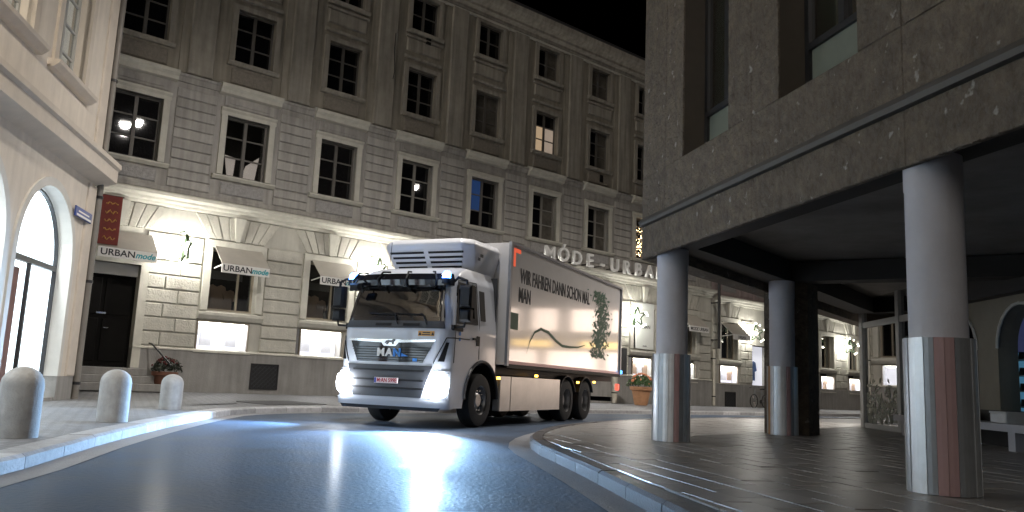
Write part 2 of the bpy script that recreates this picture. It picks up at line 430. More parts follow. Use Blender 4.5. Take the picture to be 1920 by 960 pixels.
# fan corner towards the doorway
for i, p in enumerate(inn):
    q, z = inr[i]; b.v += [(p.x, p.y, .122), (q.x, q.y, z)]
for i in range(len(inn) - 1): b.f.append((2 * i, 2 * i + 1, 2 * i + 3, 2 * i + 2))
n = len(b.v); b.v += [(-12, 15, .125), (-12, 26, .13)]
pav = raw_part('pavement', b, 'pavement', None); tag(pav, kind='structure')
b = MB(); b.v = [(-14, 10, .126), (-6.9, 14.5, .126), (-5.9, 18.2, .15), (-7.9, 24.4, .205), (-14, 24.4, .19)]; b.f = [(0, 1, 2, 3, 4)]
tag(raw_part('pavement', b, 'pavement', None), kind='structure')
# cover plate let into the far pavement
pl = [(-6.5, 19.5), (-5.5, 21.1), (-4.35, 20.2), (-5.3, 18.6)]
pz = lambda x, y: .2 - .078 * (-(Vector((x, y)) - A0).dot(ny)) / 6.2
b = MB(); b.hexa([(x, y, pz(x, y) - .05) for x, y in pl] + [(x, y, pz(x, y) + .012) for x, y in pl])
tag(part('pavement_grating', b, 'slate'), 'dark flat cover plate let into the pavement below the grated cellar vent', 'cover plate')

# right pavement with slabs
RK = [(1.9, -1.0), (1.5, 2.2), (1.2, 4.6), (1.03, 5.9), (.85, 7.4), (.62, 9.0), (.42, 10.3), (.36, 11.6), (.52, 13.2), (.98, 15.2), (1.75, 17.2), (2.85, 19.4), (4.2, 21.4), (7, 25.0), (11, 28.7), (20, 36.4), (50, 62.2)]
rk = resample(RK, .9)
rin = kerb_line('kerb', rk, .17, .125, 1, gut=.3, km='kerb_dark')
b = MB()
for p in rin: b.v += [(p.x, p.y, .104), (p.x + 30, p.y - 12, .104)]
for i in range(len(rin) - 1): b.f.append((2 * i, 2 * i + 2, 2 * i + 3, 2 * i + 1))
rp = tag(raw_part('pavement', b, 'slab_bed', None), kind='structure')
az = R(-13); dv = Vector((math.sin(az), math.cos(az))); lv = Vector((math.cos(az), -math.sin(az)))
edges = [(rin[i], rin[i + 1]) for i in range(len(rin) - 1) if rin[i].y > -1 and rin[i + 1].y < 40]
def clip(poly, p, q):
    t = (q - p).normalized(); nrm = Vector((t.y, -t.x)); out = []
    for i in range(len(poly)):
        a, c = poly[i], poly[(i + 1) % len(poly)]
        da, dc = (a - p).dot(nrm) - .008, (c - p).dot(nrm) - .008
        if da >= 0: out.append(a)
        if (da >= 0) != (dc >= 0): out.append(a + (c - a) * (da / (da - dc)))
    return out
slabs = []
SL, SW = .5, .3
org = Vector((2.4, 12.02))
for i in range(-18, 46):
    for j in range(-30, 40):
        o = org + lv * (i * SW) + dv * (j * SL + (SL / 2 if i % 2 else 0))
        cen = o + lv * SW / 2 + dv * SL / 2
        if cen.y < 3 or cen.y > 24 or cen.x > 11 or cen.x < .2: continue
        poly = [o + lv * .005 + dv * .005, o + lv * (SW - .005) + dv * .005, o + lv * (SW - .005) + dv * (SL - .005), o + lv * .005 + dv * (SL - .005)]
        for (p, q) in edges:
            if len(poly) > 2 and (p - cen).length < 8: poly = clip(poly, p, q)
        if len(poly) > 2:
            ar = abs(sum(poly[k].x * poly[(k + 1) % len(poly)].y - poly[k].y * poly[(k + 1) % len(poly)].x for k in range(len(poly)))) / 2
            if ar > .01: slabs.append((cen, poly))
def vis(c): return (4.6 if abs(c.x / max(c.y, .1)) < .68 and c.y > 5 else 60) + c.y * c.y
slabs.sort(key=lambda s: vis(s[0]))
rest = MB()
for k, (cen, poly) in enumerate(slabs):
    jz = .12 + random.uniform(-.0035, .0035); tx, ty = random.uniform(-.004, .004), random.uniform(-.004, .004)
    mb = rest if k >= 290 else MB()
    top = [(p.x, p.y, jz + (p.x - cen.x) * tx + (p.y - cen.y) * ty) for p in poly]
    mb.ring([[(p.x, p.y, .09) for p in poly], [(p[0], p[1], p[2] - .006) for p in top], [(p[0] + (cen.x - p[0]) * .02, p[1] + (cen.y - p[1]) * .02, p[2]) for p in top]])
    if k < 290: part('paving_slab', mb, 'slab', rp)
tag(part('paving_slab', rest, 'slab', rp), kind='stuff')

# ------------------------------------------------------------------ townhouse A (long facade) and its pink neighbour
TA = thing('townhouse', 'long four-storey townhouse with pale rusticated shop floor and brownish upper storeys', 'building', (A0.x, A0.y, 0), th)
TC = thing('townhouse', 'pinkish neighbouring townhouse seen between the arcade columns, right of the dark downpipe', 'building', (A0.x, A0.y, 0), th)
BAYS = [-2.28, .93, 4.06, 7.2, 10.3, 13.43, 16.6, 19.72, 22.85]
CB = [26.27, 32.6, 35.95, 39.2, 42.4, 45.6, 48.8, 52, 55.2, 58.4]
UA, UB = -6.0, 24.8
def window(parent, c, w, z0, z1, y, cols, rows, fmat, pmat, tilt=0):
    f = MB(); t = .055
    frame_box(f, c - w / 2, c + w / 2, y, y + .07, z0, z1, t)
    mull = .05
    for k in range(1, cols):
        x = c - w / 2 + w * k / cols; f.box(x - mull, x + mull, y - .012, y + .06, z0 + t, z1 - t)
    bars = [z0 + (z1 - z0) * k / rows for k in range(1, rows)]
    xs = [c - w / 2 + w * k / cols for k in range(cols + 1)]
    for zb in bars:
        for k in range(cols): f.box(xs[k] + t, xs[k + 1] - t, y + .006, y + .05, zb - .022, zb + .022)
    o = part('window', f, fmat, parent)
    zz = [z0] + bars + [z1]
    for k in range(cols):
        for r in range(rows):
            pw, ph = xs[k + 1] - xs[k] - .08, zz[r + 1] - zz[r] - .03
            pmx = pmat(k, r) if callable(pmat) else pmat
            piece('pane', (round(pw, 3), round(ph, 3)), lambda m_: m_.box(-pw / 2, pw / 2, 0, .008, -ph / 2, ph / 2), pmx, o,
                  ((xs[k] + xs[k + 1]) / 2, y + .035, (zz[r] + zz[r + 1]) / 2), (random.uniform(-.012, .012), 0, random.uniform(-.02, .02)))
    return o
# --- walls
gh = [(c - .72, c + .72, 2.56, 4.4) for c in BAYS[1:]]
cs = [(c - .95, c + .61, 1.38, 2.25) for c in BAYS[1:]]
doorh = [(-3.35, -1.72, .82, 3.62)]
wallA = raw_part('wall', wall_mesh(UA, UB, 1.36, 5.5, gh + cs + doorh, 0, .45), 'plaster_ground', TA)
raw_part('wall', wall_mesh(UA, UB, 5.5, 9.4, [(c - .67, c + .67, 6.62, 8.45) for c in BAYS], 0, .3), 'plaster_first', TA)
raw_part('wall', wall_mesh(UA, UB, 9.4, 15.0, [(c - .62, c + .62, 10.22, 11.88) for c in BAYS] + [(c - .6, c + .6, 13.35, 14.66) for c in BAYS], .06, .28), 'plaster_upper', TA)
pl = part('plinth', MB().box(-1.72, UB, -.08, .3, 0, 1.36).box(UA, -3.35, -.08, .3, 0, 1.36), 'plinth', TA)
part('plinth_ledge', MB().profile([(0, 1.36), (-.115, 1.36), (-.115, 1.4), (0, 1.44)], -1.72, UB), 'trim', TA)
back = MB().box(UA, UB, 2.2, 2.3, 0, 15.0); part('rear_wall', back, 'interior_dark', TA)
part('ceiling_slab', MB().box(UA, UB, .5, 2.2, 4.75, 4.95).box(UA, UB, .5, 2.2, 1.2, 1.36), 'interior_dark', TA)
part('roof', MB().profile([(-.62, 15.62), (2.3, 17.6), (9, 17.6), (9, 15.2), (0, 15.2)], UA, UB), 'slate', TA)
part('roof_cornice', MB().profile([(.06, 14.86), (-.1, 14.9), (-.1, 15.0), (-.28, 15.06), (-.28, 15.16), (-.5, 15.3), (-.58, 15.42), (-.62, 15.6), (.06, 15.6)], UA, UB), 'trim_upper', TA)
part('roof_moulding', MB().profile([(.06, 14.78), (-.05, 14.78), (-.07, 14.84), (.06, 14.85)], UA, UB), 'trim', TA)
part('cornice', MB().profile([(0, 5.36), (-.1, 5.38), (-.12, 5.46), (-.22, 5.5), (-.24, 5.56), (-.38, 5.62), (-.4, 5.7), (-.36, 5.74), (0, 5.82)], UA, UB), 'trim', TA)
part('string_course', MB().profile([(.06, 9.1), (-.04, 9.12), (-.06, 9.26), (-.1, 9.3), (-.1, 9.36), (.06, 9.42)], UA, UB), 'plaster_first', TA)
part('sill_band', MB().profile([(0, 5.82), (-.05, 5.82), (-.05, 5.93), (0, 5.95)], UA, UB), 'plaster_first', TA)

def voussoirs(parent, c, hw, z0, z1, mat='stone_block', full=1.57):
    n = 8
    for k in range(n):
        t0, t1 = -1 + 2 * k / n, -1 + 2 * (k + 1) / n
        xb0, xb1, xt0, xt1 = c + hw * .82 * t0, c + hw * .82 * t1, c + hw * 1.25 * t0, c + hw * 1.25 * t1
        g = .012
        v = MB(); y0 = -.055 if k % 2 else -.045
        v.ring([[(xb0 + g, .02, z0), (xb1 - g, .02, z0), (xt1 - g, .02, z1), (xt0 + g, .02, z1)], [(xb0 + g, y0 + .015, z0), (xb1 - g, y0 + .015, z0), (xt1 - g, y0 + .015, z1), (xt0 + g, y0 + .015, z1)],
                [(xb0 + g + .015, y0, z0 + .015), (xb1 - g - .015, y0, z0 + .015), (xt1 - g - .015, y0, z1 - .015), (xt0 + g + .015, y0, z1 - .015)]])
        part('voussoir', v, mat, parent)
    kx = MB(); kx.hexa([(c - .06, -.08, z0 - .02), (c + .06, -.08, z0 - .02), (c + .06, 0, z0 - .02), (c - .06, 0, z0 - .02), (c - .17, -.2, z1), (c + .17, -.2, z1), (c + .17, 0, z1), (c - .17, 0, z1)])
    part('keystone', kx, 'trim', parent)
def pier_blocks(parent, x0, x1, z0, z1, n, two=False):
    h = (z1 - z0) / n
    for k in range(n):
        cuts = [x0, x1] if not two and (x1 - x0) < 1.5 else [x0, x0 + (x1 - x0) * (.62 if k % 2 else .38), x1]
        for i in range(len(cuts) - 1):
            wd, hh = cuts[i + 1] - cuts[i] - .02, h - .03
            piece('stone_block', (round(wd, 2), round(hh, 3)), lambda m_: m_.cbox(-wd / 2, wd / 2, -.06, .02, -hh / 2, hh / 2, .022), 'stone_block', parent,
                  ((cuts[i] + cuts[i + 1]) / 2, random.uniform(-.006, .006), z0 + (k + .5) * h))
def ground_bay(parent, c, zoff=0, glass='shop_glass'):
    z = zoff
    # stone surround of the shop window
    s = MB(); x0, x1 = c - .93, c + .93
    s.box(x0, c - .72, -.09, .1, 2.56 + z, 4.4 + z); s.box(c + .72, x1, -.09, .1, 2.56 + z, 4.4 + z); s.box(x0, x1, -.09, .1, 4.4 + z, 4.62 + z)
    part('window_surround', s, 'trim', parent)
    part('window_sill', MB().profile([(0, 2.3 + z), (-.08, 2.3 + z), (-.16, 2.42 + z), (-.16, 2.5 + z), (.1, 2.555 + z), (.1, 2.3 + z)], c - .98, c + .98), 'trim', parent)
    f = MB(); frame_box(f, c - .72, c + .72, .2, .27, 2.56 + z, 4.4 + z, .07); f.box(c + .2, c + .26, .195, .265, 2.63 + z, 4.33 + z)
    o = part('window', f, 'case_frame', parent)
    part('pane', MB().box(c - .65, c + .2, .23, .24, 2.63 + z, 4.33 + z), glass, o)
    part('pane', MB().box(c + .26, c + .65, .23, .24, 2.63 + z, 4.33 + z), glass, o)
    voussoirs(parent, c, 1.05, 4.66 + z, 5.35 + z)
for i, c in enumerate(BAYS):
    if i: ground_bay(TA, c)
    else: voussoirs(TA, c - .1, 1.0, 4.66, 5.35)
    nx = BAYS[i + 1] if i + 1 < len(BAYS) else UB + .9
    x0 = -1.66 if i == 0 else c + .95
    pier_blocks(TA, x0 + .02, nx - .97, 1.44, 4.63, 8)
    # first floor
    sur = MB(); sur.box(c - .85, c - .67, -.07, .1, 6.62, 8.45); sur.box(c + .67, c + .85, -.07, .1, 6.62, 8.45)
    sur.profile([(.1, 8.45), (-.07, 8.45), (-.07, 8.56), (-.12, 8.62), (-.12, 8.67), (.1, 8.7)], c - .88, c + .88)
    part('window_surround', sur, 'trim', TA)
    part('window_head', MB().box(c - .78, c + .78, -.03, .02, 8.74, 9.05).box(c - .62, c + .62, -.055, -.03, 8.82, 8.95), 'band', TA)
    part('hood_moulding', MB().profile([(0, 9.05), (-.14, 9.1), (-.16, 9.2), (-.24, 9.27), (-.26, 9.36), (0, 9.46)], c - .98, c + .98), 'trim', TA)
    part('window_sill', MB().profile([(.1, 6.46), (-.08, 6.46), (-.16, 6.54), (-.16, 6.58), (.1, 6.62)], c - .98, c + .98), 'trim', TA)
    part('apron_panel', MB().cbox(c - .68, c + .68, -.05, .02, 6.03, 6.4, .03), 'apron_first', TA)
    lit = {4: 'blue'}
    pmx = 'pane'
    if i == 1: pmx = 'shop_glass'
    if i == 4: pmx = lambda k, r: 'pane_blue' if k == 0 and r > 0 else 'pane'
    if i in (5, 6): pmx = lambda k, r: 'pane_curtain' if k == 1 else 'pane'
    window(TA, c, 1.34, 6.62, 8.45, .16, 2, 3, 'window_pale' if i in (3, 5, 6) else 'window_wood', pmx)
    # rusticated bands between the windows
    if i + 1 < len(BAYS):
        a, d = c + 1.02, BAYS[i + 1] - 1.02; wd = d - a
        for k in range(8):
            piece('stone_band', round(wd, 2), lambda m_: m_.cbox(-wd / 2, wd / 2, -.05, .02, -.14, .14, .02), 'band', TA, ((a + d) / 2, random.uniform(-.004, .004), 6.66 + k * .305))
        for k in range(2):
            piece('stone_band', ('low', round(wd, 2)), lambda m_: m_.cbox(-wd / 2 - .03, wd / 2 + .03, -.045, .02, -.115, .115, .02), 'band', TA, ((a + d) / 2, 0, 6.1 + k * .26))
    # upper floors
    for (z0, z1, hw) in ((10.22, 11.88, .62), (13.35, 14.66, .6)):
        s = MB(); s.box(c - hw - .17, c - hw, -.02, .12, z0, z1); s.box(c + hw, c + hw + .17, -.02, .12, z0, z1); s.box(c - hw - .17, c + hw + .17, -.02, .12, z1, z1 + .15)
        part('window_surround', s, 'trim_upper', TA)
        part('window_sill', MB().profile([(.1, z0 - .17), (-.04, z0 - .17), (-.1, z0 - .08), (-.1, z0 - .04), (.1, z0)], c - hw - .2, c + hw + .2), 'trim_upper', TA)
        pmx = 'pane'
        if z0 < 11 and i == 5: pmx = lambda k, r: 'pane_warm' if (k == 0 and r < 2) else ('curtain' if k == 1 and r < 2 else 'pane')
        if z0 < 11 and i in (4, 6): pmx = lambda k, r: 'pane_curtain' if (k == 1 or i == 4) else 'pane'
        if z0 > 11 and i in (5, 6, 7): pmx = lambda k, r: 'pane_curtain' if k == 1 or i == 6 else 'pane'
        window(TA, c, 2 * hw, z0, z1, .2, 2, 3 if z0 < 11 else 2, 'window_wood', pmx)
    part('apron_panel', MB().cbox(c - .66, c + .66, 0, .08, 9.5, 9.98, .03), 'apron', TA)
    part('apron_panel', MB().cbox(c - .74, c + .74, 0, .08, 12.5, 12.98, .04), 'trim_upper', TA)
    part('panel_moulding', MB().profile([(.06, 12.2), (-.02, 12.22), (-.04, 12.3), (.06, 12.34)], c - .8, c + .8), 'trim_upper', TA)
    part('panel_moulding', MB().profile([(.06, 13.0), (-.02, 13.02), (-.04, 13.08), (.06, 13.1)], c - .8, c + .8), 'trim_upper', TA)
    if i + 1 < len(BAYS):
        pc = (c + BAYS[i + 1]) / 2
        part('pilaster', MB().cbox(pc - .38, pc + .38, -.06, .08, 9.42, 14.86, .03), 'trim_upper', TA)
        part('pilaster_back', MB().box(pc - .62, pc + .62, .02, .08, 9.42, 14.8), 'plaster_upper', TA)
# curtains seen in the lit first floor window
part('curtain', MB().hexa([(.55, .3, 6.62), (.72, .3, 6.62), (.72, .33, 6.62), (.55, .33, 6.62), (.42, .3, 7.32), (.76, .3, 7.28), (.76, .33, 7.28), (.42, .33, 7.32)]), 'curtain_lit', TA)
part('curtain', MB().hexa([(.95, .3, 6.62), (1.4, .3, 6.62), (1.4, .33, 6.62), (.95, .33, 6.62), (1.1, .3, 7.1), (1.5, .3, 7.45), (1.5, .33, 7.45), (1.1, .33, 7.1)]), 'curtain_lit', TA)
for (u_, z_) in ((16.75, 9.78), (7.35, 13.1)):
    part('vent_grille', MB().cbox(u_ - .1, u_ + .1, -.03, .02, z_ - .16, z_ + .16, .01), 'black_plastic', TA)
part('facade_cable', MB().tube([(5.9, -.07, 12.9), (5.88, -.08, 12.2), (5.95, -.08, 11.5), (5.9, -.08, 11.2)], .012, 4), 'black_plastic', TA)
# shop sign letters
sg = thing('shop_sign', 'row of raised metal capital letters on the long facade above the truck box', 'sign', (A0.x + ex.x * 13.0, A0.y + ex.y * 13.0, 5.7), th)
for k, ch in enumerate('MÓDE-URBAN'):
    x = .35 + k * .765
    dz = .26 if ch != 'Ó' else .30
    me = text_mesh(ch, .78, .055, 'letter_face', .012, sx=1.0, name='letter')
    lo = link('letter', me, sg, (x, -.52, dz)); tag(lo, 'raised metal letter ' + ch)
    part('letter_bracket', MB().box(x - .02, x + .02, -.47, -.02, .12, .16), 'letter_side', lo, (-x, .52, -dz))
# door bay
part('transom_panel', MB().cbox(-3.35, -1.72, .12, .3, 3.3, 3.62, .01), 'fabric_white', TA)
d = part('door', MB().box(-3.35, -1.72, .22, .3, .82, 3.3).cbox(-3.27, -2.58, .19, .24, .95, 2.1, .02).cbox(-2.49, -1.8, .19, .24, .95, 2.1, .02).cbox(-3.27, -2.58, .19, .24, 2.2, 3.22, .02).cbox(-2.49, -1.8, .19, .24, 2.2, 3.22, .02), 'black_wood', TA)
part('door_handle', MB().tube([(-2.45, .17, 1.85), (-2.45, .13, 1.85), (-2.33, .13, 1.85)], .014), 'chrome', d)
part('letter_slot', MB().box(-2.66, -2.42, .175, .19, 2.22, 2.27), 'chrome', d)
part('door_surround', MB().box(-3.6, -3.35, -.09, .1, .82, 3.85).box(-1.72, -1.5, -.09, .1, .82, 3.62).box(-3.35, -1.5, -.09, .1, 3.62, 3.85), 'trim', TA)
for k in range(3):
    part('door_step', MB().cbox(-3.75 - .0 * k, -1.35 + .0 * k + (2 - k) * .12, -.95 + .3 * k, .3, .2 + .2 * k, .4 + .2 * k + .004, .015), 'plinth', TA)
part('handrail', MB().tube([(-1.3, -.12, 1.5), (-1.28, -.3, 1.48), (-1.0, -1.0, .98), (-.98, -1.02, .9)], .022), 'dark_metal', TA)
def cellar_vent(parent, c, z):
    v = part('cellar_vent', MB().box(c - .44, c + .44, -.09, -.02, z - .38, z + .38), 'interior_dark', parent)
    f = MB(); frame_box(f, c - .44, c + .44, -.12, -.085, z - .38, z + .38, .04)
    part('vent_frame', f, 'dark_metal', v)
    g = MB()
    for s in (-1, 1):
        for k in range(-6, 7):
            # diagonal bars clipped to the frame
            pts = []
            for t in (-1, 1):
                pts.append((k * .14 + s * t * .38, t * .38))
            (xa, za), (xb, zb) = pts
            def cl(x, z_, xo, zo):
                if x < -.4: f_ = (-.4 - x) / (xo - x); return -.4, z_ + (zo - z_) * f_
                if x > .4: f_ = (x - .4) / (x - xo); return .4, z_ + (zo - z_) * f_
                return x, z_
            if (xa < -.4 and xb < -.4) or (xa > .4 and xb > .4): continue
            p, q = cl(xa, za, xb, zb), cl(xb, zb, xa, za)
            if abs(p[0] - q[0]) < .03: continue
            g.tube([(c + p[0], -.1, z + p[1]), (c + q[0], -.1, z + q[1])], .009, 4)
    part('vent_lattice', g, 'grey_plastic', v)
cellar_vent(TA, 2.12, .71)

# ---- neighbour C
zc = -.1
UE = 60.0
raw_part('wall', wall_mesh(UB + .02, UE, 1.26, 5.4, [(c - .72, c + .72, 2.46, 4.3) for c in CB] + [(c - .78, c + .78, 1.28, 2.15) for c in CB] + [(28.35, 29.9, .9, 3.3)], 0, .45), 'plaster_ground', TC)
raw_part('wall', wall_mesh(UB + .02, UE, 5.4, 15, [(c - .6, c + .6, 6.42, 8.2) for c in CB + [29.3]], 0, .3), 'pink_plaster', TC)
part('plinth', MB().box(UB + .02, UE, -.08, .3, -.2, 1.26), 'plinth', TC)
part('cornice', MB().profile([(0, 5.16), (-.1, 5.18), (-.12, 5.26), (-.22, 5.3), (-.24, 5.36), (-.34, 5.42), (-.36, 5.5), (0, 5.6)], UB + .2, UE), 'trim', TC)
part('rear_wall', MB().box(UB, UE, 2.2, 2.3, 0, 15), 'interior_dark', TC)
part('roof', MB().box(UB + .02, UE, -.4, 8, 15, 15.6), 'slate', TC)
allc = sorted(CB + [29.3])
for i, c in enumerate(allc):
    if c != 29.3:
        ground_bay(TC, c, zc)
    nx = allc[i + 1] if i + 1 < len(allc) else UE
    if i == 0: pier_blocks(TC, UB + .06, c - .96, 1.34, 4.5, 8)
    if i < 6: pier_blocks(TC, c + .97, nx - .97, 1.34, 4.5, 8, True)
    window(TC, c, 1.2, 6.42, 8.2, .15, 2, 3, 'window_wood', 'pane')
    part('window_sill', MB().profile([(.1, 6.26), (-.07, 6.26), (-.14, 6.36), (.1, 6.42)], c - .85, c + .85), 'trim', TC)
    part('apron_panel', MB().cbox(c - .6, c + .6, -.06, .02, 5.78, 6.14, .05), 'apron_first', TC)
    part('apron_panel', MB().cbox(c - .8, c + .8, -.035, .02, 5.66, 6.25, .02), 'pink_plaster', TC)
    if i < 6:
        a, d_ = c + .95, nx - .95; wd = d_ - a
        for k in range(9):
            piece('stone_band', ('c', round(wd, 2)), lambda m_: m_.cbox(-wd / 2, wd / 2, -.04, .02, -.135, .135, .02), 'pink_plaster', TC, ((a + d_) / 2, 0, 5.83 + k * .3))
cellar_vent(TC, 26.3, .5)

# ------------------------------------------------------------------ fittings on the facade
def on_a(u, out, z): p = A0 + ex * u - ny * out; return (p.x, p.y, z)
def awning(u, z, w, txt, label, drop=.55, outw=.75, group=None, second=True):
    t = thing('awning', label, 'awning', on_a(u, 0, z), th, 'fabric awnings over the shop windows')
    h = w / 2
    c = MB(); c.hexa([(-h, -outw, -drop), (h, -outw, -drop), (h, -outw + .01, -drop + .03), (-h, -outw + .01, -drop + .03), (-h, -.1, 0), (h, -.1, 0), (h, -.09, .03), (-h, -.09, .03)])
    part('canopy', c, 'fabric_awning', t)
    v = part('valance', MB().cbox(-h, h, -outw - .012, -outw + .006, -drop - .25, -drop + .015, .005), 'fabric_white', t)
    if second:
        link('lettering', text_mesh(txt, .24, .002, 'ink', .004, sx=1.1), v, (-w * .17, -outw - .016, -drop - .12))
        link('lettering', text_mesh('mode', .22, .002, 'teal', .006, shear=.3), v, (w * .29, -outw - .016, -drop - .12))
    else:
        link('lettering', text_mesh(txt, .22, .002, 'ink', .003, sx=.95), v, (0, -outw - .016, -drop - .12))
    for s in (-1, 1):
        part('awning_arm', MB().tube([(s * (h - .04), -.1, -drop - .08), (s * (h - .04), -outw + .03, -drop - .02)], .02, 6).tube([(s * (h - .04), -.1, -.02), (s * (h - .04), -outw + .03, -drop)], .016, 6), 'fabric_white', t)
    return t
awning(.98, 4.42, 1.45, 'URBAN', 'taupe awning with white valance over the leftmost shop window, left of the truck cab')
awning(4.1, 4.42, 1.45, 'URBAN', 'taupe awning partly hidden behind the truck mirror, over the second shop window')
awning(-2.28, 4.45, 1.5, 'URBAN', 'pale awning with white lettered valance above the black entrance door')
awning(22.85, 4.35, 1.5, 'MODE URBAN', 'lettered awning right of the nearest arcade column, left of the dark downpipe', second=False)
awning(26.3, 4.2, 1.45, 'URBAN', 'plain-looking awning right of the dark downpipe, above the paned pink-house window', second=False)

def shirt(b, x, y, z, s=1.0):
    pts = [(-.1, 0), (-.2, -.04), (-.27, -.3), (-.19, -.33), (-.15, -.18), (-.17, -.62), (.17, -.62), (.15, -.18), (.19, -.33), (.27, -.3), (.2, -.04), (.1, 0), (0, -.05)]
    b.ring([[(x + p * s, y + dy, z + q * s) for p, q in pts] for dy in (0, .05)])
def display_case(u, z0, w, h, label, shirts, key=''):
    t = thing('display_case', label, 'display case', on_a(u, 0, z0), th, 'lit display cases set in the plinth wall')
    f = MB(); frame_box(f, -w / 2, w / 2, -.06, .02, 0, h, .035); part('case_frame', f, 'case_frame', t)
    part('case_sill', MB().box(-w / 2 - .06, w / 2 + .06, -.12, .0, -.045, -.002), 'trim', t)
    part('back_panel', MB().box(-w / 2 + .01, w / 2 - .01, .36, .38, .01, h - .01), 'case_back', t)
    part('case_lining', MB().box(-w / 2 + .002, -w / 2 + .02, .02, .36, .0, h).box(w / 2 - .02, w / 2 - .002, .02, .36, 0, h).box(-w / 2 + .02, w / 2 - .02, .02, .36, 0, .02).box(-w / 2 + .02, w / 2 - .02, .02, .36, h - .02, h - .002), 'shirt_white', t)
    part('glass', MB().box(-w / 2 + .035, w / 2 - .035, -.025, -.02, .035, h - .035), 'clear_glass', t)
    ls = part('lamp_strip', MB().box(-w / 2 + .1, w / 2 - .1, .06, .12, h - .06, h - .025), 'bulb', t)
    lamp('case_light', 'AREA', 18, (.93, .93, 1), t, (0, .16, h - .07), (w * .8, .06), (R(-12), 0, 0))
    for k, (x, mt) in enumerate(shirts):
        s = MB(); shirt(s, 0, 0, 0, h * 1.15)
        p = Vector(on_a(u + x, -.22, z0 + h * .9))
        side = 'left' if x < -.2 else ('right' if x > .2 else 'middle')
        g = part('shirt', s, mt, None, p, (0, 0, th))
        tag(g, {'shirt_white': 'white', 'shirt_tan': 'tan', 'shirt_blue': 'blue'}[mt] + ' shirt hanging ' + side + ' in the ' + key, 'shirt', 'shirts in the display cases')
W_, T_, B_ = 'shirt_white', 'shirt_tan', 'shirt_blue'
display_case(.76, 1.38, 1.56, .87, 'bright display case under the leftmost awning, left of the truck', [(-.4, W_), (.35, W_)], 'leftmost display case')
display_case(3.98, 1.38, 1.56, .87, 'bright display case just left of the truck cab, under the second awning', [(-.45, W_), (.3, W_)], 'display case nearest the truck cab')
for c, nm in ((7.2, 'first'), (10.3, 'second'), (13.43, 'third'), (16.6, 'fourth')):
    display_case(c - .17, 1.38, 1.56, .87, 'bright display case hidden behind the truck body, %s from the cab' % nm, [])
display_case(19.75, 1.32, 1.54, .87, 'bright display case beside the flower pot, left of the nearest arcade column', [(-.32, T_), (.05, W_), (.42, T_)], 'display case beside the flower pot')
display_case(22.8, 1.26, 1.54, .87, 'bright display case right of the nearest arcade column, under the lettered awning', [(-.3, W_), (.35, W_)], 'display case under the lettered awning')
display_case(26.27, 1.28, 1.54, .87, 'bright bluish display case above the small cellar vent of the pink house', [(-.4, W_), (-.05, W_), (.42, T_)], 'bluish pink-house display case')
display_case(35.95, 1.12, 1.5, .87, 'bright display case right of the dark middle pier, nearer one of the pair', [(-.3, W_), (.2, T_)], 'display case right of the dark pier')
display_case(39.2, 1.1, 1.5, .87, 'bright display case right of the dark middle pier, next to the storefront frame', [(-.2, W_), (.3, T_)], 'display case next to the storefront frame')
# lit entrance window of C
sw = thing('shop_entrance', 'tall lit shop doorway behind the bicycle, left of the dark middle pier', 'shop door', on_a(29.12, 0, .9), th)
f = MB(); frame_box(f, -.78, .78, .02, .1, 0, 2.4, .06); part('door_frame', f, 'dark_metal', sw)
part('door_glass', MB().box(-.72, .72, .05, .06, .06, 2.34), 'clear_glass', sw); part('back_panel', MB().box(-.78, .78, .4, .42, 0, 2.4), 'case_back', sw)
s = MB(); shirt(s, 0, 0, 0, 1.6); tag(part('coat', s, 'shirt_blue', None, on_a(28.75, -.25, 2.5), (0, 0, th)), 'dark blue coat hanging in the tall lit shop doorway', 'coat')

# star lamps
def star_lamp(u, z, label, e=60):
    t = thing('star_lamp', label, 'star lamp', on_a(u, .62, z), th + R(90), 'star lamps with bulbs along the facade')
    f = MB(); pts = []
    for k in range(10):
        a = math.pi / 2 + k * math.pi / 5; rr = .46 if k % 2 == 0 else .19
        pts.append((rr * math.cos(a), 0, rr * math.sin(a)))
    for k in range(10): f.tube([pts[k], pts[(k + 1) % 10]], .034, 5)
    part('star_frame', f, 'star_green', t)
    part('bracket', MB().tube([(.6, 0, .5), (0, 0, .47)], .018, 5).tube([(.6, 0, -.3), (.3, 0, -.24)], .015, 5), 'star_green', t)
    bl = [(0, -.02, 0, .085)] + [(p[0] * 1.08, .0, p[2] * 1.08, .05) for p in pts[::2]] + [(math.cos(a) * .48, .1 * (-1) ** int(a), math.sin(a) * .48, .042) for a in (.2, 1.1, 2.2, 3.0, 3.9, 5.4)]
    for (x, y, zz, rr) in bl:
        piece('bulb', round(rr, 3), lambda m_: m_.sphere((0, 0, 0), rr, 8, 6), 'bulb', t, (x, y, zz), smooth=True)
    lamp('star_light', 'POINT', e * 3.8, (1, .975, .9), t, (.2, .0, .0), .12)
star_lamp(-.75, 4.2, 'star lamp glowing on the wall left of the leftmost shop window awning', 75)
star_lamp(5.55, 4.35, 'star lamp glowing on the wall just above the truck cab roof', 75)
star_lamp(11.9, 4.1, 'star lamp on the wall wholly behind the truck box', 60)
star_lamp(18.6, 3.9, 'star lamp over the white poster, just behind the rear of the truck box', 60)
star_lamp(27.75, 3.85, 'star lamp right of the paned pink-house window, left of the middle pier', 60)
star_lamp(37.5, 3.75, 'star lamp in the gap between the middle pier and the storefront frame', 60)
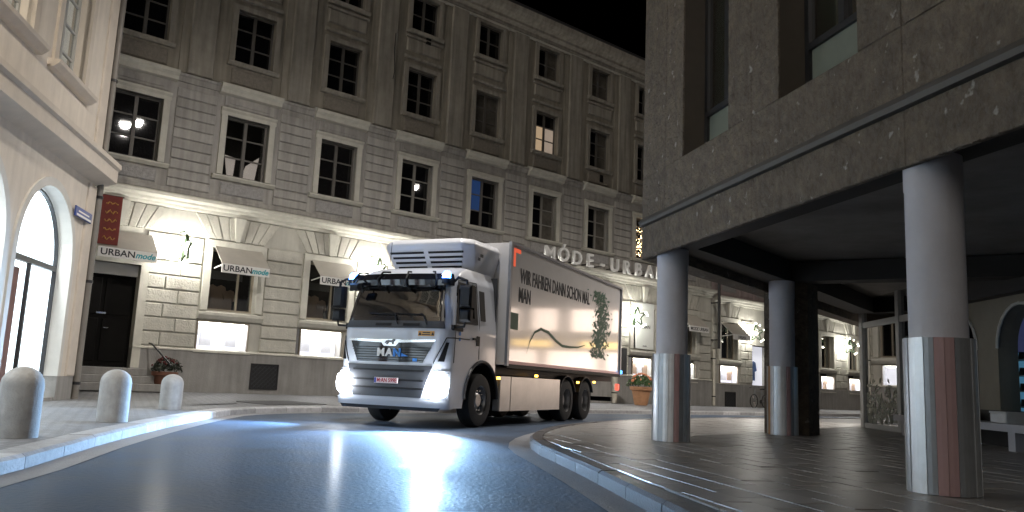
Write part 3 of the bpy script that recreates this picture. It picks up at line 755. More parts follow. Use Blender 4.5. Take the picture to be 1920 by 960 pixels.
# poster and plaques
po = thing('poster', 'white poster panel in the window behind the star, beside the flower pot', 'poster', on_a(19.72, .1, 2.58), th)
part('poster_sheet', MB().box(-.62, .62, -.01, .01, 0, 2.05), 'poster', po)
link('lettering', text_mesh('URBAN', .22, .003, 'ink', .0), po, (0, -.016, .98)); link('lettering', text_mesh('mode', .12, .003, 'ink'), po, (0, -.016, .14))
tag(part('plaque', MB().cbox(-.2, .2, -.05, 0, 0, 1.1, .01).box(-.15, .15, -.058, -.05, .2, .26).box(-.15, .15, -.058, -.05, .45, .5).box(-.15, .15, -.058, -.05, .75, .8), 'slate', None, on_a(18.35, .07, 1.45), (0, 0, th)), 'dark narrow board on the wall between the truck rear and the display case', 'plaque')
tag(part('loudspeaker', MB().cbox(-.22, .22, -.3, 0, 0, .9, .03).cbox(-.18, .18, -.315, -.3, .06, .84, .01).box(-.05, .05, 0, .12, .4, .5), 'black_plastic', None, on_a(20.95, .1, 4.15), (0, 0, th)), 'black box on the wall left of the nearest arcade column', 'wall box')
# downpipes
def downpipe(u, z0, z1, mat, label, r=.065, out=.12):
    t = thing('downpipe', label, 'downpipe', on_a(u, out, z0), th)
    part('pipe', MB().lathe([(r, 0), (r, z1 - z0)], 12), mat, t, smooth=True)
    for z in (0.4, 2.2, 4.4, 7, 9.5, 12):
        if z < z1 - z0: part('pipe_clip', MB().lathe([(r + .012, z), (r + .012, z + .05)], 12).box(-.02, .02, 0, out, z, z + .05), 'dark_metal', t)
downpipe(24.8, 2.9, 14.9, 'dark_metal', 'dark downpipe dividing the pale townhouse from the pink one', .075, .47)
downpipe(24.8, .2, 2.88, 'pipe_pale', 'pale lower length of downpipe under the dark one, between two display cases', .07, .2)
downpipe(17.75, .2, 4.8, 'pipe_pale', 'pale pipe on the wall at the rear edge of the truck box', .12, .16)
# banner
bn = thing('banner', 'dark red hanging banner with gold glyphs beside the entrance door', 'banner', on_a(-2.82, .75, 3.98), th)
part('banner_sheet', MB().cbox(-.25, .25, -.02, .02, 0, 1.3, .006), 'banner_red', bn)
for k in range(5):
    g = MB(); pts = [(-.15 + .3 * t / 8, -.028, .16 + k * .235 + .05 * math.sin(t * 1.7 + k) * (1 if t % 2 else .5)) for t in range(9)]
    g.tube(pts, [.006 + .016 * abs(math.sin(t * .9 + k)) for t in range(9)], 5); part('gold_glyph', g, 'gold', bn)
part('banner_rod', MB().tube([(-.28, 0, 1.3), (.28, 0, 1.3)], .018, 6).tube([(0, 0, 1.3), (0, .75, 1.32)], .018, 6), 'dark_metal', bn)
# fairy lights in far upper windows
fl = MB(); rr = random.Random(3)
def fairy(u0, u1, z0, z1, n, label):
    b = MB()
    for k in range(n): b.sphere((rr.uniform(u0, u1), .08, rr.uniform(z0, z1)), .018, 5, 4)
    t = tag(part('fairy_lights', b, 'fairy', None, (A0.x, A0.y, 0), (0, 0, th)), label, 'fairy lights'); t['kind'] = 'stuff'
fairy(19.15, 20.3, 6.7, 8.2, 130, 'curtain of tiny warm lights in the first-floor window beside the arcade building')
fairy(35.45, 36.45, 6.5, 7.2, 26, 'tiny warm lights in the upper window right of the dark middle pier')
fairy(38.7, 39.7, 6.5, 7.2, 26, 'tiny warm lights in the upper window next to the storefront frame')
# dark goods inside the left shop windows
for c, nm in ((.93, 'leftmost'), (4.06, 'second')):
    s = MB(); shirt(s, 0, 0, 0, 1.3); shirt(s, .4, .2, -.1, 1.1)
    tag(part('jacket', s, 'shirt_tan', None, on_a(c - .2, -.7, 3.4), (0, 0, th)), 'folded pale jacket shown inside the %s shop window' % nm, 'jacket')
    lamp('shop_lamp', 'POINT', 2.5, (1, .9, .75), TA, (c + .2, 1.2, 4.2), .1)

# ------------------------------------------------------------------ pots, bicycle, bollards
def flower_pot(loc, s, label, leafm, petals, seed, potm='terracotta'):
    t = thing('flower_pot', label, 'flower pot', loc)
    p = MB().lathe([(.02, 0), (.2 * s, 0), (.23 * s, .08 * s), (.31 * s, .48 * s), (.37 * s, .5 * s), (.38 * s, .6 * s), (.33 * s, .61 * s), (.31 * s, .55 * s), (.02, .54 * s)], 24)
    part('pot', p, potm, t, smooth=True)
    rg = random.Random(seed); b = MB(); fl = MB()
    for k in range(420):
        a, e_ = rg.uniform(0, 6.28), rg.random() ** .5
        r = .4 * s * e_ * (1 + .25 * math.sin(3 * a)); z = (.6 + .42 * math.sqrt(max(0, 1 - e_ * e_)) * rg.uniform(.35, 1.05)) * s
        c = Vector((r * math.cos(a), r * math.sin(a), z)); q = Vector((rg.gauss(0, 1), rg.gauss(0, 1), rg.gauss(0, 1))).normalized(); q2 = q.orthogonal() * .02 * s
        n = len(b.v); L = .06 * s
        b.v += [tuple(c - q * L), tuple(c + q2), tuple(c + q * L), tuple(c - q2)]; b.f.append((n, n + 1, n + 2, n + 3))
    for k in range(46):
        a, e_ = rg.uniform(0, 6.28), rg.random() ** .5
        r = .4 * s * e_; z = (.62 + .42 * math.sqrt(max(0, 1 - e_ * e_))) * s
        fl.sphere((r * math.cos(a), r * math.sin(a), z), .032 * s * rg.uniform(.7, 1.3), 5, 3)
    tag(raw_part('foliage', b, leafm, t), kind='stuff'); tag(part('blossoms', fl, petals, t), kind='stuff')
flower_pot((5.6, 34.3, .16), 1.25, 'terracotta pot of orange flowers and leaves behind the truck', 'leaf', 'petal_orange', 1)
flower_pot((-9.3, 22.5, .185), .92, 'dark red flower pot half hidden behind the small bollard by the steps', 'leaf_dark', 'petal_dark', 2, 'terracotta_shaded')
def bollard(x, y, label, h=.66, r=.185):
    prof = [(r, 0), (r * 1.0, h - r * .9)] + [(r * math.cos(t), h - r * .9 + r * .9 * math.sin(t)) for t in (.3, .6, .9, 1.2, 1.4)] + [(.004, h)]
    tag(part('bollard', MB().lathe(prof, 28), 'bollard_stone', None, (x, y, .124), smooth=True), label, 'bollard', 'stone bollards on the left pavement')
bollard(-4.72, 8.1, 'round-topped stone bollard nearest the camera, cut by the left edge', .68, .19)
bollard(-5.13, 10.9, 'round-topped stone bollard in the middle of the three, in front of the steps', .68, .19)
bollard(-5.98, 14.85, 'round-topped stone bollard farthest of the three, in front of the dark pot', .62, .19)
bk = thing('bicycle', 'pale city bicycle leaning by the wall right of the cellar vent', 'bicycle', on_a(28.5, .35, .13), th)
for x in (-.52, .52):
    wmb = MB(); ring = [(x + .33 * math.cos(a * math.pi / 14), 0, .34 + .33 * math.sin(a * math.pi / 14)) for a in range(29)]
    wmb.tube(ring, .02, 5); wo = part('wheel', wmb, 'rubber', bk)
    sp = MB()
    for k in range(8):
        a = k * math.pi / 8; sp.tube([(x + .31 * math.cos(a), 0, .34 + .31 * math.sin(a)), (x - .31 * math.cos(a), 0, .34 - .31 * math.sin(a))], .004, 3)
    part('spokes', sp, 'chrome', wo)
fr = MB()
for p, q in (((-.52, 0, .34), (-.42, 0, .95)), ((-.44, 0, .85), (.18, 0, .8)), ((-.44, 0, .78), (.05, 0, .32)), ((.05, 0, .32), (.2, 0, .9)), ((.05, 0, .32), (.52, 0, .34)), ((.18, 0, .8), (.52, 0, .34))): fr.tube([p, q], .018, 5)
part('frame', fr, 'bike_paint', bk)
part('handlebar', MB().tube([(-.5, -.28, 1.0), (-.42, -.2, 1.04), (-.42, .2, 1.04), (-.5, .28, 1.0)], .016, 5), 'chrome', bk)
part('saddle', MB().hexa([(.06, -.03, .92), (.32, -.09, .92), (.32, .09, .92), (.06, .03, .92), (.06, -.02, .97), (.32, -.08, .98), (.32, .08, .98), (.06, .02, .97)]), 'black_plastic', bk)
part('chainset', MB().lathe([(.1, -.03), (.1, -.02)], 14, 'y', (.05, 0, .32)).box(.04, .06, -.05, -.03, .16, .33), 'dark_metal', bk)

# ------------------------------------------------------------------ cream corner house on the left
tl = R(100.5)
HL = thing('corner_house', 'cream corner house with lit arched shop windows at the left edge', 'building', (-8.86, 16.85, 0), tl)
# local x: away from the camera; the corner is x = 0, negative towards the camera
ARC = [(-2.25, 1.35), (-5.4, 1.35), (-8.55, 1.35), (-11.7, 1.35)]
def arch_wall(x0, x1, z0, z1, arches, spring, depth):
    b = MB()
    def quad(p): n = len(b.v); b.v += p; b.f.append(tuple(range(n, n + len(p))))
    arches = sorted(arches); N = 20; xprev = x0
    for (c, r) in arches:
        quad([(xprev, 0, z0), (c - r, 0, z0), (c - r, 0, z1), (xprev, 0, z1)])
        pts = [(c - r * math.cos(math.pi * k / N), spring + r * math.sin(math.pi * k / N)) for k in range(N + 1)]
        for k in range(N):
            (xa, za), (xb, zb) = pts[k], pts[k + 1]
            quad([(xa, 0, za), (xb, 0, zb), (xb, 0, z1), (xa, 0, z1)])
        full = [(c - r, z0)] + pts + [(c + r, z0)]
        for k in range(len(full) - 1):
            (xa, za), (xb, zb) = full[k], full[k + 1]
            quad([(xa, 0, za), (xa, depth, za), (xb, depth, zb), (xb, 0, zb)])
        xprev = c + r
    quad([(xprev, 0, z0), (x1, 0, z0), (x1, 0, z1), (xprev, 0, z1)])
    return b
raw_part('wall', arch_wall(-16, 0, .6, 4.66, ARC, 2.7, .3), 'cream', HL)
raw_part('base_course', arch_wall(-16, 0, 0, .6, [], 2.7, .1), 'plinth', HL) if False else None
b = MB(); xs = [-16]
for c, r in sorted(ARC): xs += [c - r, c + r]
xs += [0]
for k in range(0, len(xs), 2): part('base_course', MB().box(xs[k], xs[k + 1] + (.03 if k == len(xs) - 2 else 0), -.03, .5, 0, .6), 'plinth', HL)
WL = [(-2.2, 1.45), (-4.85, 1.45), (-7.5, 1.45), (-10.2, 1.45)]
raw_part('wall', wall_mesh(-16, 0, 4.66, 14, [(c - w_ / 2, c + w_ / 2, 6.12, 8.4) for c, w_ in WL] + [(c - w_ / 2, c + w_ / 2, 10.1, 12.2) for c, w_ in WL], 0, .35), 'cream', HL)
part('side_wall', MB().box(-.02, .02, .02, 9, 0, 14).box(-16, -.02, 5, 5.1, 0, 14), 'cream', HL)
part('corner_strip', MB().cbox(-.42, .035, -.05, .02, .6, 4.55, .02).cbox(-.42, .035, -.05, .02, 5.25, 14, .02), 'cream_trim', HL)
part('string_course', MB().profile([(0, 4.6), (-.06, 4.62), (-.34, 4.72), (-.34, 4.98), (-.4, 5.02), (-.4, 5.12), (-.3, 5.17), (0, 5.24)], -16, .3), 'cream_trim', HL)
part('ceiling_slab', MB().box(-16, 0, .5, 5, 4.3, 4.5), 'interior', HL)
for c, w_ in WL:
    s = MB(); s.profile([(.05, 5.96), (-.1, 5.98), (-.2, 6.06), (-.22, 6.12), (.05, 6.12)], c - w_ / 2 - .35, c + w_ / 2 + .35)
    part('window_sill', s, 'cream_trim', HL)
    s = MB(); s.box(c - w_ / 2 - .2, c - w_ / 2, -.05, .08, 6.12, 8.4); part('window_surround', s, 'cream_trim', HL); part('window_surround', MB().box(c + w_ / 2, c + w_ / 2 + .2, -.05, .08, 6.12, 8.4), 'cream_trim', HL)
    f = MB(); frame_box(f, c - w_ / 2, c + w_ / 2, .2, .27, 6.12, 8.4, .07); f.box(c - .05, c + .05, .19, .26, 6.19, 8.33)
    for zb in (6.7, 7.25, 7.8): f.box(c - w_ / 2 + .07, c - .05, .205, .25, zb - .02, zb + .02); f.box(c + .05, c + w_ / 2 - .07, .205, .25, zb - .02, zb + .02)
    o = part('window', f, 'frame_white', HL)
    zz = [6.16, 6.7, 7.25, 7.8, 8.36]
    for sx in (-1, 1):
        for k in range(4):
            ph = zz[k + 1] - zz[k] - .03; piece('pane', round(ph, 2), lambda m_: m_.box(-.3, .3, 0, .006, -ph / 2, ph / 2), 'shop_glass', o, (c + sx * .36, .232, (zz[k] + zz[k + 1]) / 2))
    cu = MB(); n = 40
    for k in range(n):
        x0_, x1_ = c - w_ / 2 + w_ * k / n, c - w_ / 2 + w_ * (k + 1) / n
        q = len(cu.v); y0_, y1_ = .34 + .02 * math.sin(k * 1.9), .34 + .02 * math.sin((k + 1) * 1.9)
        cu.v += [(x0_, y0_, 6.1), (x1_, y1_, 6.1), (x1_, y1_, 8.45), (x0_, y0_, 8.45)]; cu.f.append((q, q + 1, q + 2, q + 3))
    raw_part('curtain', cu, 'net_curtain', HL)
for i, (c, r) in enumerate(ARC):
    # archivolt and jambs of pale stone
    s = MB(); N = 18; ra, rb = r - .0, r + .16
    def arcpts(rad): return [(c - rad, .6)] + [(c - rad * math.cos(math.pi * k / N), 2.7 + rad * math.sin(math.pi * k / N)) for k in range(N + 1)] + [(c + rad, .6)]
    pa, pb = arcpts(r - .02), arcpts(r + .14)
    for k in range(len(pa) - 1):
        s.hexa([(pa[k][0], -.04, pa[k][1]), (pa[k + 1][0], -.04, pa[k + 1][1]), (pa[k + 1][0], .26, pa[k + 1][1]), (pa[k][0], .26, pa[k][1]),
                (pb[k][0], -.04, pb[k][1]), (pb[k + 1][0], -.04, pb[k + 1][1]), (pb[k + 1][0], .0, pb[k + 1][1]), (pb[k][0], .0, pb[k][1])])
    part('arch_surround', s, 'archstone', HL)
    f = MB()
    fp_ = arcpts(r - .06); fq = arcpts(r - .1)
    for k in range(len(fp_) - 1):
        if k in (0, len(fp_) - 2) or True:
            f.hexa([(fq[k][0], .2, fq[k][1]), (fq[k + 1][0], .2, fq[k + 1][1]), (fq[k + 1][0], .27, fq[k + 1][1]), (fq[k][0], .27, fq[k][1]), (fp_[k][0], .2, fp_[k][1]), (fp_[k + 1][0], .2, fp_[k + 1][1]), (fp_[k + 1][0], .27, fp_[k + 1][1]), (fp_[k][0], .27, fp_[k][1])])
    f.box(c - r + .1, c + r - .1, .19, .28, 2.6, 2.7); f.box(c - .03, c + .03, .2, .26, .2, 2.6)
    o = part('shop_window', f, 'dark_metal', HL)
    g = MB(); q = arcpts(r - .08); g.v = [(x, .24, z if z > .7 else .2) for x, z in q]; g.f = [tuple(range(len(g.v)))]; raw_part('pane', g, 'shop_glass', o)
    bp = MB(); bp.box(c - r + .02, c + r - .02, .6, .63, .2, 4.2).box(c + r - .03, c + r - .01, .3, .6, .2, 4.2); part('lit_back_wall', bp, 'lit_glass', o)
    part('shop_pillar', MB().box(c - .55, c - .1, .34, .55, .2, 2.5), 'lit_wall', o)
    part('threshold', MB().box(c - r, c + r, .0, .6, .1, .2), 'plinth', HL)
    lamp('shop_ceiling_light', 'AREA', 130, (.88, .96, 1), HL, (c, .45, 4.15), (2.0, .2))
sgn = thing('street_sign', 'small blue street name plate on the cream corner house', 'street sign', (-8.86, 16.85, 3.72), tl)
part('plate', MB().cbox(-1.2, -.22, -.09, -.06, 0, .2, .008), 'sign_blue', sgn); part('white_band', MB().box(-1.14, -.28, -.094, -.091, .02, .06).box(-1.05, -.4, -.094, -.091, .1, .13), 'fabric_white', sgn)
dp = thing('downpipe', 'dark rainwater pipe on the corner between the cream house and the entrance door', 'downpipe', (-8.83, 17.02, .13), tl)
part('pipe', MB().lathe([(.07, 0), (.07, 13.8)], 12), 'pipe_zinc', dp, smooth=True)
for z in (.3, 2.4, 4.2, 6.8, 9): part('pipe_clip', MB().lathe([(.085, z), (.085, z + .06)], 12), 'dark_metal', dp)

# ------------------------------------------------------------------ arcade building on the right
ar = R(-77)           # local x runs from the far corner towards the camera, outward is -y
HR = thing('arcade_building', 'dark rough-stone building on grey columns overhanging the pavement on the right', 'building', (2.40 - .3 * .974, 12.02 - .3 * .225, 0), ar)
X0, X1 = -.42, 16
jx = [X0, .42, 1.0, 2.3, 2.86, 3.45, 4.8, 5.4, 6.0, 7.4, 8.0, 8.6, 10, 10.6, 11.2, 12.6, 13.3, 16]
wins = [(1.0, 2.3), (3.45, 4.8), (6.0, 7.4), (8.6, 10), (11.2, 12.6)]
def cladding(xa, xb, za, zb):
    wd, h = xb - xa - .012, zb - za - .012
    part('cladding_panel', MB().cbox(xa + .003, xb - .003, -.03, .03, za + .003, zb - .003, .006), 'rough_stone', HR)
raw_part('wall_core', wall_mesh(X0, X1, 2.8, 14, [(a, b_, 4.06, 6.9) for a, b_ in wins] + [(a, b_, 7.9, 10.6) for a, b_ in wins], -.005, .45), 'stone_joint', HR)
for i in range(len(jx) - 1):
    a, c = jx[i], jx[i + 1]
    iw = any(abs(a - w_[0]) < .01 for w_ in wins)
    cladding(a, c, 6.9, 7.9); 
    if not iw: cladding(a, c, 4.06, 6.9); cladding(a, c, 7.9, 10.6)
    cladding(a, c, 10.6, 14)
lowj = [X0, .42, 2.86, 5.4, 8.0, 10.6, 13.3, 16]
for i in range(len(lowj) - 1):
    cladding(lowj[i], lowj[i + 1], 3.42, 4.06); 
    cladding(lowj[i], lowj[i + 1], 2.8, 3.3)
part('fascia_bar', MB().profile([(.0, 3.3), (-.075, 3.31), (-.085, 3.36), (-.06, 3.42), (0, 3.42)], X0, X1), 'fascia_bar', HR)
for (a, c) in wins:
    for z0, z1 in ((4.06, 6.9), (7.9, 10.6)):
        f = MB(); frame_box(f, a, c, .3, .4, z0, z1, .08); f.box((a + c) / 2 - .05, (a + c) / 2 + .05, .29, .39, z0 + .65, z1 - .08); f.box(a + .08, c - .08, .3, .39, z0 + .58, z0 + .66)
        o = part('window', f, 'dark_metal', HR)
        part('pane', MB().box(a + .08, (a + c) / 2 - .05, .34, .35, z0 + .66, z1 - .08), 'mirror_glass', o); part('pane', MB().box((a + c) / 2 + .05, c - .08, .34, .35, z0 + .66, z1 - .08), 'mirror_glass', o)
        part('pane', MB().box(a + .08, c - .08, .34, .35, z0 + .08, z0 + .58), 'panel_green', o)
        part('blind', MB().box(a, c, .44, .46, z0, z1), 'blind', HR)
# far face (parallel to the long street) running from the corner
fa = R(37)
fdir = Vector((math.sin(fa), math.cos(fa)))
def loc_r(p):   # world xy -> local of HR
    q = Vector((p[0], p[1])) - Vector((HR.location.x, HR.location.y)); cx, sx = math.cos(ar), math.sin(ar)
    return Vector((q.x * cx + q.y * sx, -q.x * sx + q.y * cx))
cw = Vector((HR.location.x, HR.location.y)) + Vector((math.cos(ar), math.sin(ar))) * X0
far_end = cw + fdir * 13.5
a_, b_ = loc_r(cw), loc_r(far_end)
n_ = Vector((-(b_ - a_).y, (b_ - a_).x)).normalized()
if n_.x > 0: n_ = -n_
fw = MB()
for (z0, z1, t) in ((2.8, 14, .03),):
    fw.hexa([(a_.x + n_.x * t, a_.y + n_.y * t, z0), (b_.x + n_.x * t, b_.y + n_.y * t, z0), (b_.x - n_.x * .3, b_.y - n_.y * .3, z0), (a_.x + .3, a_.y + .25, z0),
             (a_.x + n_.x * t, a_.y + n_.y * t, z1), (b_.x + n_.x * t, b_.y + n_.y * t, z1), (b_.x - n_.x * .3, b_.y - n_.y * .3, z1), (a_.x + .3, a_.y + .25, z1)])
part('far_wall', fw, 'rough_stone', HR)
# soffit and beams
sf = MB(); lo = [(X0, 0), (X1, 0), (X1, 9), (b_.x, b_.y + .2), (b_.x, b_.y)]
sf.ring([[(x, y + .03, 3.35) for x, y in lo], [(x, y + .03, 3.5) for x, y in lo]]); part('soffit', sf, 'soffit', HR)
part('upper_floor_core', MB().ring([[(x * .98 + .1, y + .7, 3.5) for x, y in lo], [(x * .98 + .1, y + .7, 13.9) for x, y in lo]]), 'interior_dark', HR)
part('beam', MB().box(X0 + .3, X1, .03, .55, 2.9, 3.35), 'beam', HR)
c1, c3 = Vector((2.40, 12.02)), Vector((3.57, 6.78)); c2 = Vector((5.2, 15.5)); c4 = Vector((4.74, 1.54))
def beam(p, q, wd, z0, z1):
    p, q = loc_r(p), loc_r(q); t = (q - p).normalized(); n = Vector((-t.y, t.x)) * wd / 2
    part('beam', MB().hexa([(*(p - n), z0), (*(q - n), z0), (*(q + n), z0), (*(p + n), z0), (*(p - n), z1), (*(q - n), z1), (*(q + n), z1), (*(p + n), z1)]), 'beam', HR)
beam(c1 + Vector((.1, .1)), c2, .5, 2.95, 3.34); beam(c2, Vector((9.0, 20.6)), .5, 2.97, 3.33); beam(c2, Vector((8.8, 13.4)), .5, 2.96, 3.32)
def column(p, label, pink, brown, r=.225):
    q = loc_r(p)
    o = part('column', MB().lathe([(r * .96, .1), (r * .96, 2.62), (r * .985, 2.63), (r * .985, 2.95)], 32), 'column_paint', HR, (q.x, q.y, 0), smooth=True)
    o['label'] = label
    N = 22
    for k in range(N):
        a0, a1 = 2 * math.pi * k / N, 2 * math.pi * (k + 1) / N; am = (a0 + a1) / 2; g = .006
        rr = r + .035 + (.006 if k % 2 else 0)
        pts = []
        for (rad, da) in ((r - .01, 0), (rr, 0)):
            pts.append([(rad * math.cos(a0 + g), rad * math.sin(a0 + g)), (rad * math.cos(am), rad * math.sin(am)), (rad * math.cos(a1 - g), rad * math.sin(a1 - g))])
        poly = [pts[0][0], pts[0][1], pts[0][2], pts[1][2], pts[1][1], pts[1][0]]
        mt = 'pink_stave' if k in pink else 'brown_stave' if k in brown else ('steel_stave' if k % 3 else 'steel_dark')
        part('stave', MB().ring([[(x, y, .125) for x, y in poly], [(x, y, 1.36) for x, y in poly]]), mt, o)
    return o
# angle in local frame of the direction to the camera
def facing(p):
    q = loc_r(p); c = loc_r((0, 0)); d = c - q; return int((math.atan2(d.y, d.x) % (2 * math.pi)) / (2 * math.pi) * 22)
for p, lb, pk, br in ((c1, 'nearest-to-truck grey column with metal casing below', (1,), ()), (c3, 'large foreground column at right with metal casing below', (0, 1), ()), (c2 + Vector((-.1, -.25)), 'grey column standing against a dark pier', (1,), (-4,))):
    k0 = facing(p); column(p, lb, tuple((k0 + i) % 22 for i in pk), tuple((k0 + i) % 22 for i in br), .235)
column(c4, 'grey column beside the camera', (), ())
q = loc_r(c2 + Vector((.28, .35)))
part('pier', MB().box(-.42, .42, -.32, .32, .1, 2.97), 'rough_stone', HR, (q.x, q.y, 0), (0, 0, R(40)))
part('pier_facing', MB().box(-.2, .44, -.36, -.325, .12, 2.9), 'beam', HR, (q.x, q.y, 0), (0, 0, R(40))) if False else None
# dark door leaf / panel beside the pier
# shop wall under the arcade
S0, S1 = Vector((9.15, 21.1)), Vector((8.45, 8.0))
sd_ = (S1 - S0).normalized(); sth = math.atan2(sd_.y, sd_.x)
SH = thing('arcade_shop', 'dim shop under the arcade with framed window and arched windows at the right edge', 'shop', (S0.x, S0.y, .12), sth)
# local x towards the camera from the far post, outward -y (towards the street)
f = MB()
for x in (0, 2.35, 3.2): f.box(x - .09 if x else 0, x + .09 if x else .2, -.1, .06, 0, 3.42)
for z, t in ((0, .12), (2.5, .14), (3.28, .14)): f.box(.2, 3.11, -.08, .04, z, z + t)
sf_ = part('window', f, 'frame_white', SH)
for (a, c) in ((.2, 2.26), (2.44, 3.11)):
    part('pane', MB().box(a, c, -.03, -.02, .12, 2.5), 'store_glass', sf_); part('pane', MB().box(a, c, -.03, -.02, 2.64, 3.28), 'store_glass', sf_)
et = MB(); rg = random.Random(5)
for k in range(260):
    x, z = rg.uniform(.3, 2.2), .15 + abs(rg.gauss(0, .5)); a = rg.uniform(0, 3.1); L = .09
    if z > 1.3: continue
    n = len(et.v); et.v += [(x - L * math.cos(a), -.04, z - L * math.sin(a)), (x + .03 * math.sin(a), -.04, z - .03 * math.cos(a)), (x + L * math.cos(a), -.04, z + L * math.sin(a)), (x - .03 * math.sin(a), -.04, z + .03 * math.cos(a))]; et.f.append((n, n + 1, n + 2, n + 3))
tag(raw_part('etched_leaves', et, 'etched', sf_), kind='stuff')
part('back_wall', MB().box(0, 12, 1.6, 1.7, 0, 3.4).box(-.0, .1, .1, 1.6, 0, 3.4), 'interior_dark', SH)
# arched part
AW = [(4.95, .75), (7.15, .75), (9.35, .75), (11.5, .75)]
raw_part('arch_wall', arch_wall(3.3, 13.0, .62, 2.62, [(c, r) for c, r in AW], 1.72, .35), 'arch_tan', SH)
part('fascia_board', MB().box(3.29, 13.0, -.25, .3, 2.62, 3.4), 'beam', SH)
part('stall_riser', MB().box(3.29, 13.0, -.05, .4, 0, .62), 'beam', SH)
part('ledge', MB().box(3.6, 13, -.75, -.06, .3, .42).box(3.9, 4.1, -.7, -.1, 0, .3).box(7.9, 8.1, -.7, -.1, 0, .3), 'column_paint', SH)
for i, (c, r) in enumerate(AW):
    N = 12; pts = [(c - r * math.cos(math.pi * k / N), 1.72 + r * math.sin(math.pi * k / N)) for k in range(N + 1)]
    g = MB(); g.v = [(c - r, .2, .62)] + [(x, .2, z) for x, z in pts] + [(c + r, .2, .62)]; g.f = [tuple(range(len(g.v)))]; raw_part('pane', g, 'clear_glass', SH)
    t = MB(); t.tube([(x, -.01, z) for x, z in pts], .03, 6); part('arch_moulding', t, 'archstone', SH)
    part('display_back', MB().box(c - r - .2, c + r + .2, 1.2, 1.22, .5, 1.75), 'shop_blue', SH); part('display_back', MB().box(c - r - .2, c + r + .2, 1.2, 1.22, 1.76, 3.0), 'shop_purple', SH)
    for k in range(4):
        part('shelf', MB().box(c - r - .1, c + r + .1, .85, 1.18, .68 + k * .3, .7 + k * .3), 'dark_metal', SH)
        if i < 2:
            for x in (-.5, -.2, .12, .45):
                sh = MB(); sh.hexa([(-.11, -.045, 0), (.11, -.045, 0), (.11, .045, 0), (-.11, .045, 0), (-.09, -.035, .14), (-.02, -.035, .13), (-.02, .035, .13), (-.09, .035, .14)])
                wx, wy = S0.x + math.cos(sth) * (c + x) - math.sin(sth) * 1.0, S0.y + math.sin(sth) * (c + x) + math.cos(sth) * 1.0
                tag(part('shoe', sh, 'black_plastic', None, (wx, wy, .12 + .702 + k * .3), (0, 0, sth)), 'dark shoe, %s from the left on the %s shelf of the %s arched shop window' % ({-.5: 'fourth', -.2: 'third', .12: 'second', .45: 'first'}[x] if False else {-.5: 'first', -.2: 'second', .12: 'third', .45: 'fourth'}[x], ('bottom', 'second', 'third', 'top')[k], ('first', 'second')[i]), 'shoe', 'shoes on the blue-lit shelves')
for k, (x, wd) in enumerate(((5.1, .5), (5.75, .6), (7.4, .5))):
    wx, wy = S0.x + math.cos(sth) * x + math.sin(sth) * .4, S0.y + math.sin(sth) * x - math.cos(sth) * .4
    tag(part('white_box', MB().cbox(-wd / 2, wd / 2, -.18, .18, 0, .16, .01).cbox(-wd / 2 - .01, wd / 2 + .01, -.19, .19, .161, .19, .005), 'white_box', None, (wx, wy, .541), (0, 0, sth)), ['low white box on the ledge, left one beside the big column', 'longer low white box on the ledge below the tan arch pillar', 'white box on the ledge at the right edge of the picture'][k], 'box')

# ------------------------------------------------------------------ house closing the far end of the street (seen mirrored in the truck side)
EH = thing('street_end_house', 'warmly lit shop house closing the street, mirrored in the truck side', 'building', (43, 66, 0), R(-38))
part('wall', MB().box(-13, 13, 0, 6, 0, 14), 'end_wall', EH)
for k in range(4): part('shop_window', MB().box(-11.5 + k * 6, -6.6 + k * 6, -.06, .02, .8, 4.2), 'end_lit', EH)
for k in range(3): part('sign_band', MB().box(-9 + k * 7, -5 + k * 7, -.1, .02, 4.6, 5.2), 'end_yellow', EH)
for k in range(6): part('upper_window', MB().box(-11.5 + k * 4, -9 + k * 4, -.06, .02, 6.2, 8.4), 'end_lit', EH)

# ------------------------------------------------------------------ truck
ta = R(-24.5)
tn = Vector((math.cos(ta), math.sin(ta))); tO = Vector((-.45, 15.6)) - tn * 1.13
TR = thing('truck', 'white box truck with lit headlights and blue roof beacons turning through the street', 'truck', (tO.x, tO.y, 0), ta)
def fz(z):
    K = [(.3, -1.50), (.45, -1.56), (.66, -1.57), (1.1, -1.53), (1.72, -1.49), (1.8, -1.46), (2.2, -1.38), (2.6, -1.28), (2.75, -1.2), (2.86, -1.02), (2.92, -.8)]
    for i in range(len(K) - 1):
        if z <= K[i + 1][0]:
            t = (z - K[i][0]) / (K[i + 1][0] - K[i][0]); return K[i][1] + (K[i + 1][1] - K[i][1]) * max(0, t)
    return K[-1][1]
def wz(z):
    return 1.13 if z < 1.75 else 1.13 - .1 * (z - 1.75) / .9 if z < 2.65 else 1.03 - .5 * (z - 2.65) ** 1.2 * .8
RC, BOW, YR = .26, .07, .52
def cabP(a, z, off=0):
    "a: 0..1 half front, 1..2 corner, 2..3 side; sign mirrors"
    s = 1 if a >= 0 else -1; a = abs(a); W_ = wz(z) + off; f = fz(z) - off
    if a <= 1:
        x = a * (W_ - RC); y = f + BOW * (x / W_) ** 2
    elif a <= 2:
        y00 = f + BOW * ((W_ - RC) / W_) ** 2; t = (a - 1) * math.pi / 2
        x = W_ - RC + RC * math.sin(t); y = y00 + RC * (1 - math.cos(t))
    else:
        y00 = f + BOW * ((W_ - RC) / W_) ** 2 + RC; x = W_; y = y00 + (a - 2) * (YR - y00)
    return (s * x, y, z)
def a_of_y(y, z):
    y00 = fz(z) + BOW * ((wz(z) - RC) / wz(z)) ** 2 + RC; return 2 + (y - y00) / (YR - y00)
def zlow(y):
    d = abs(y + .05)
    if d < .69: return .52 + math.sqrt(.69 ** 2 - d * d)
    return .36 if y < 0 else 1.0
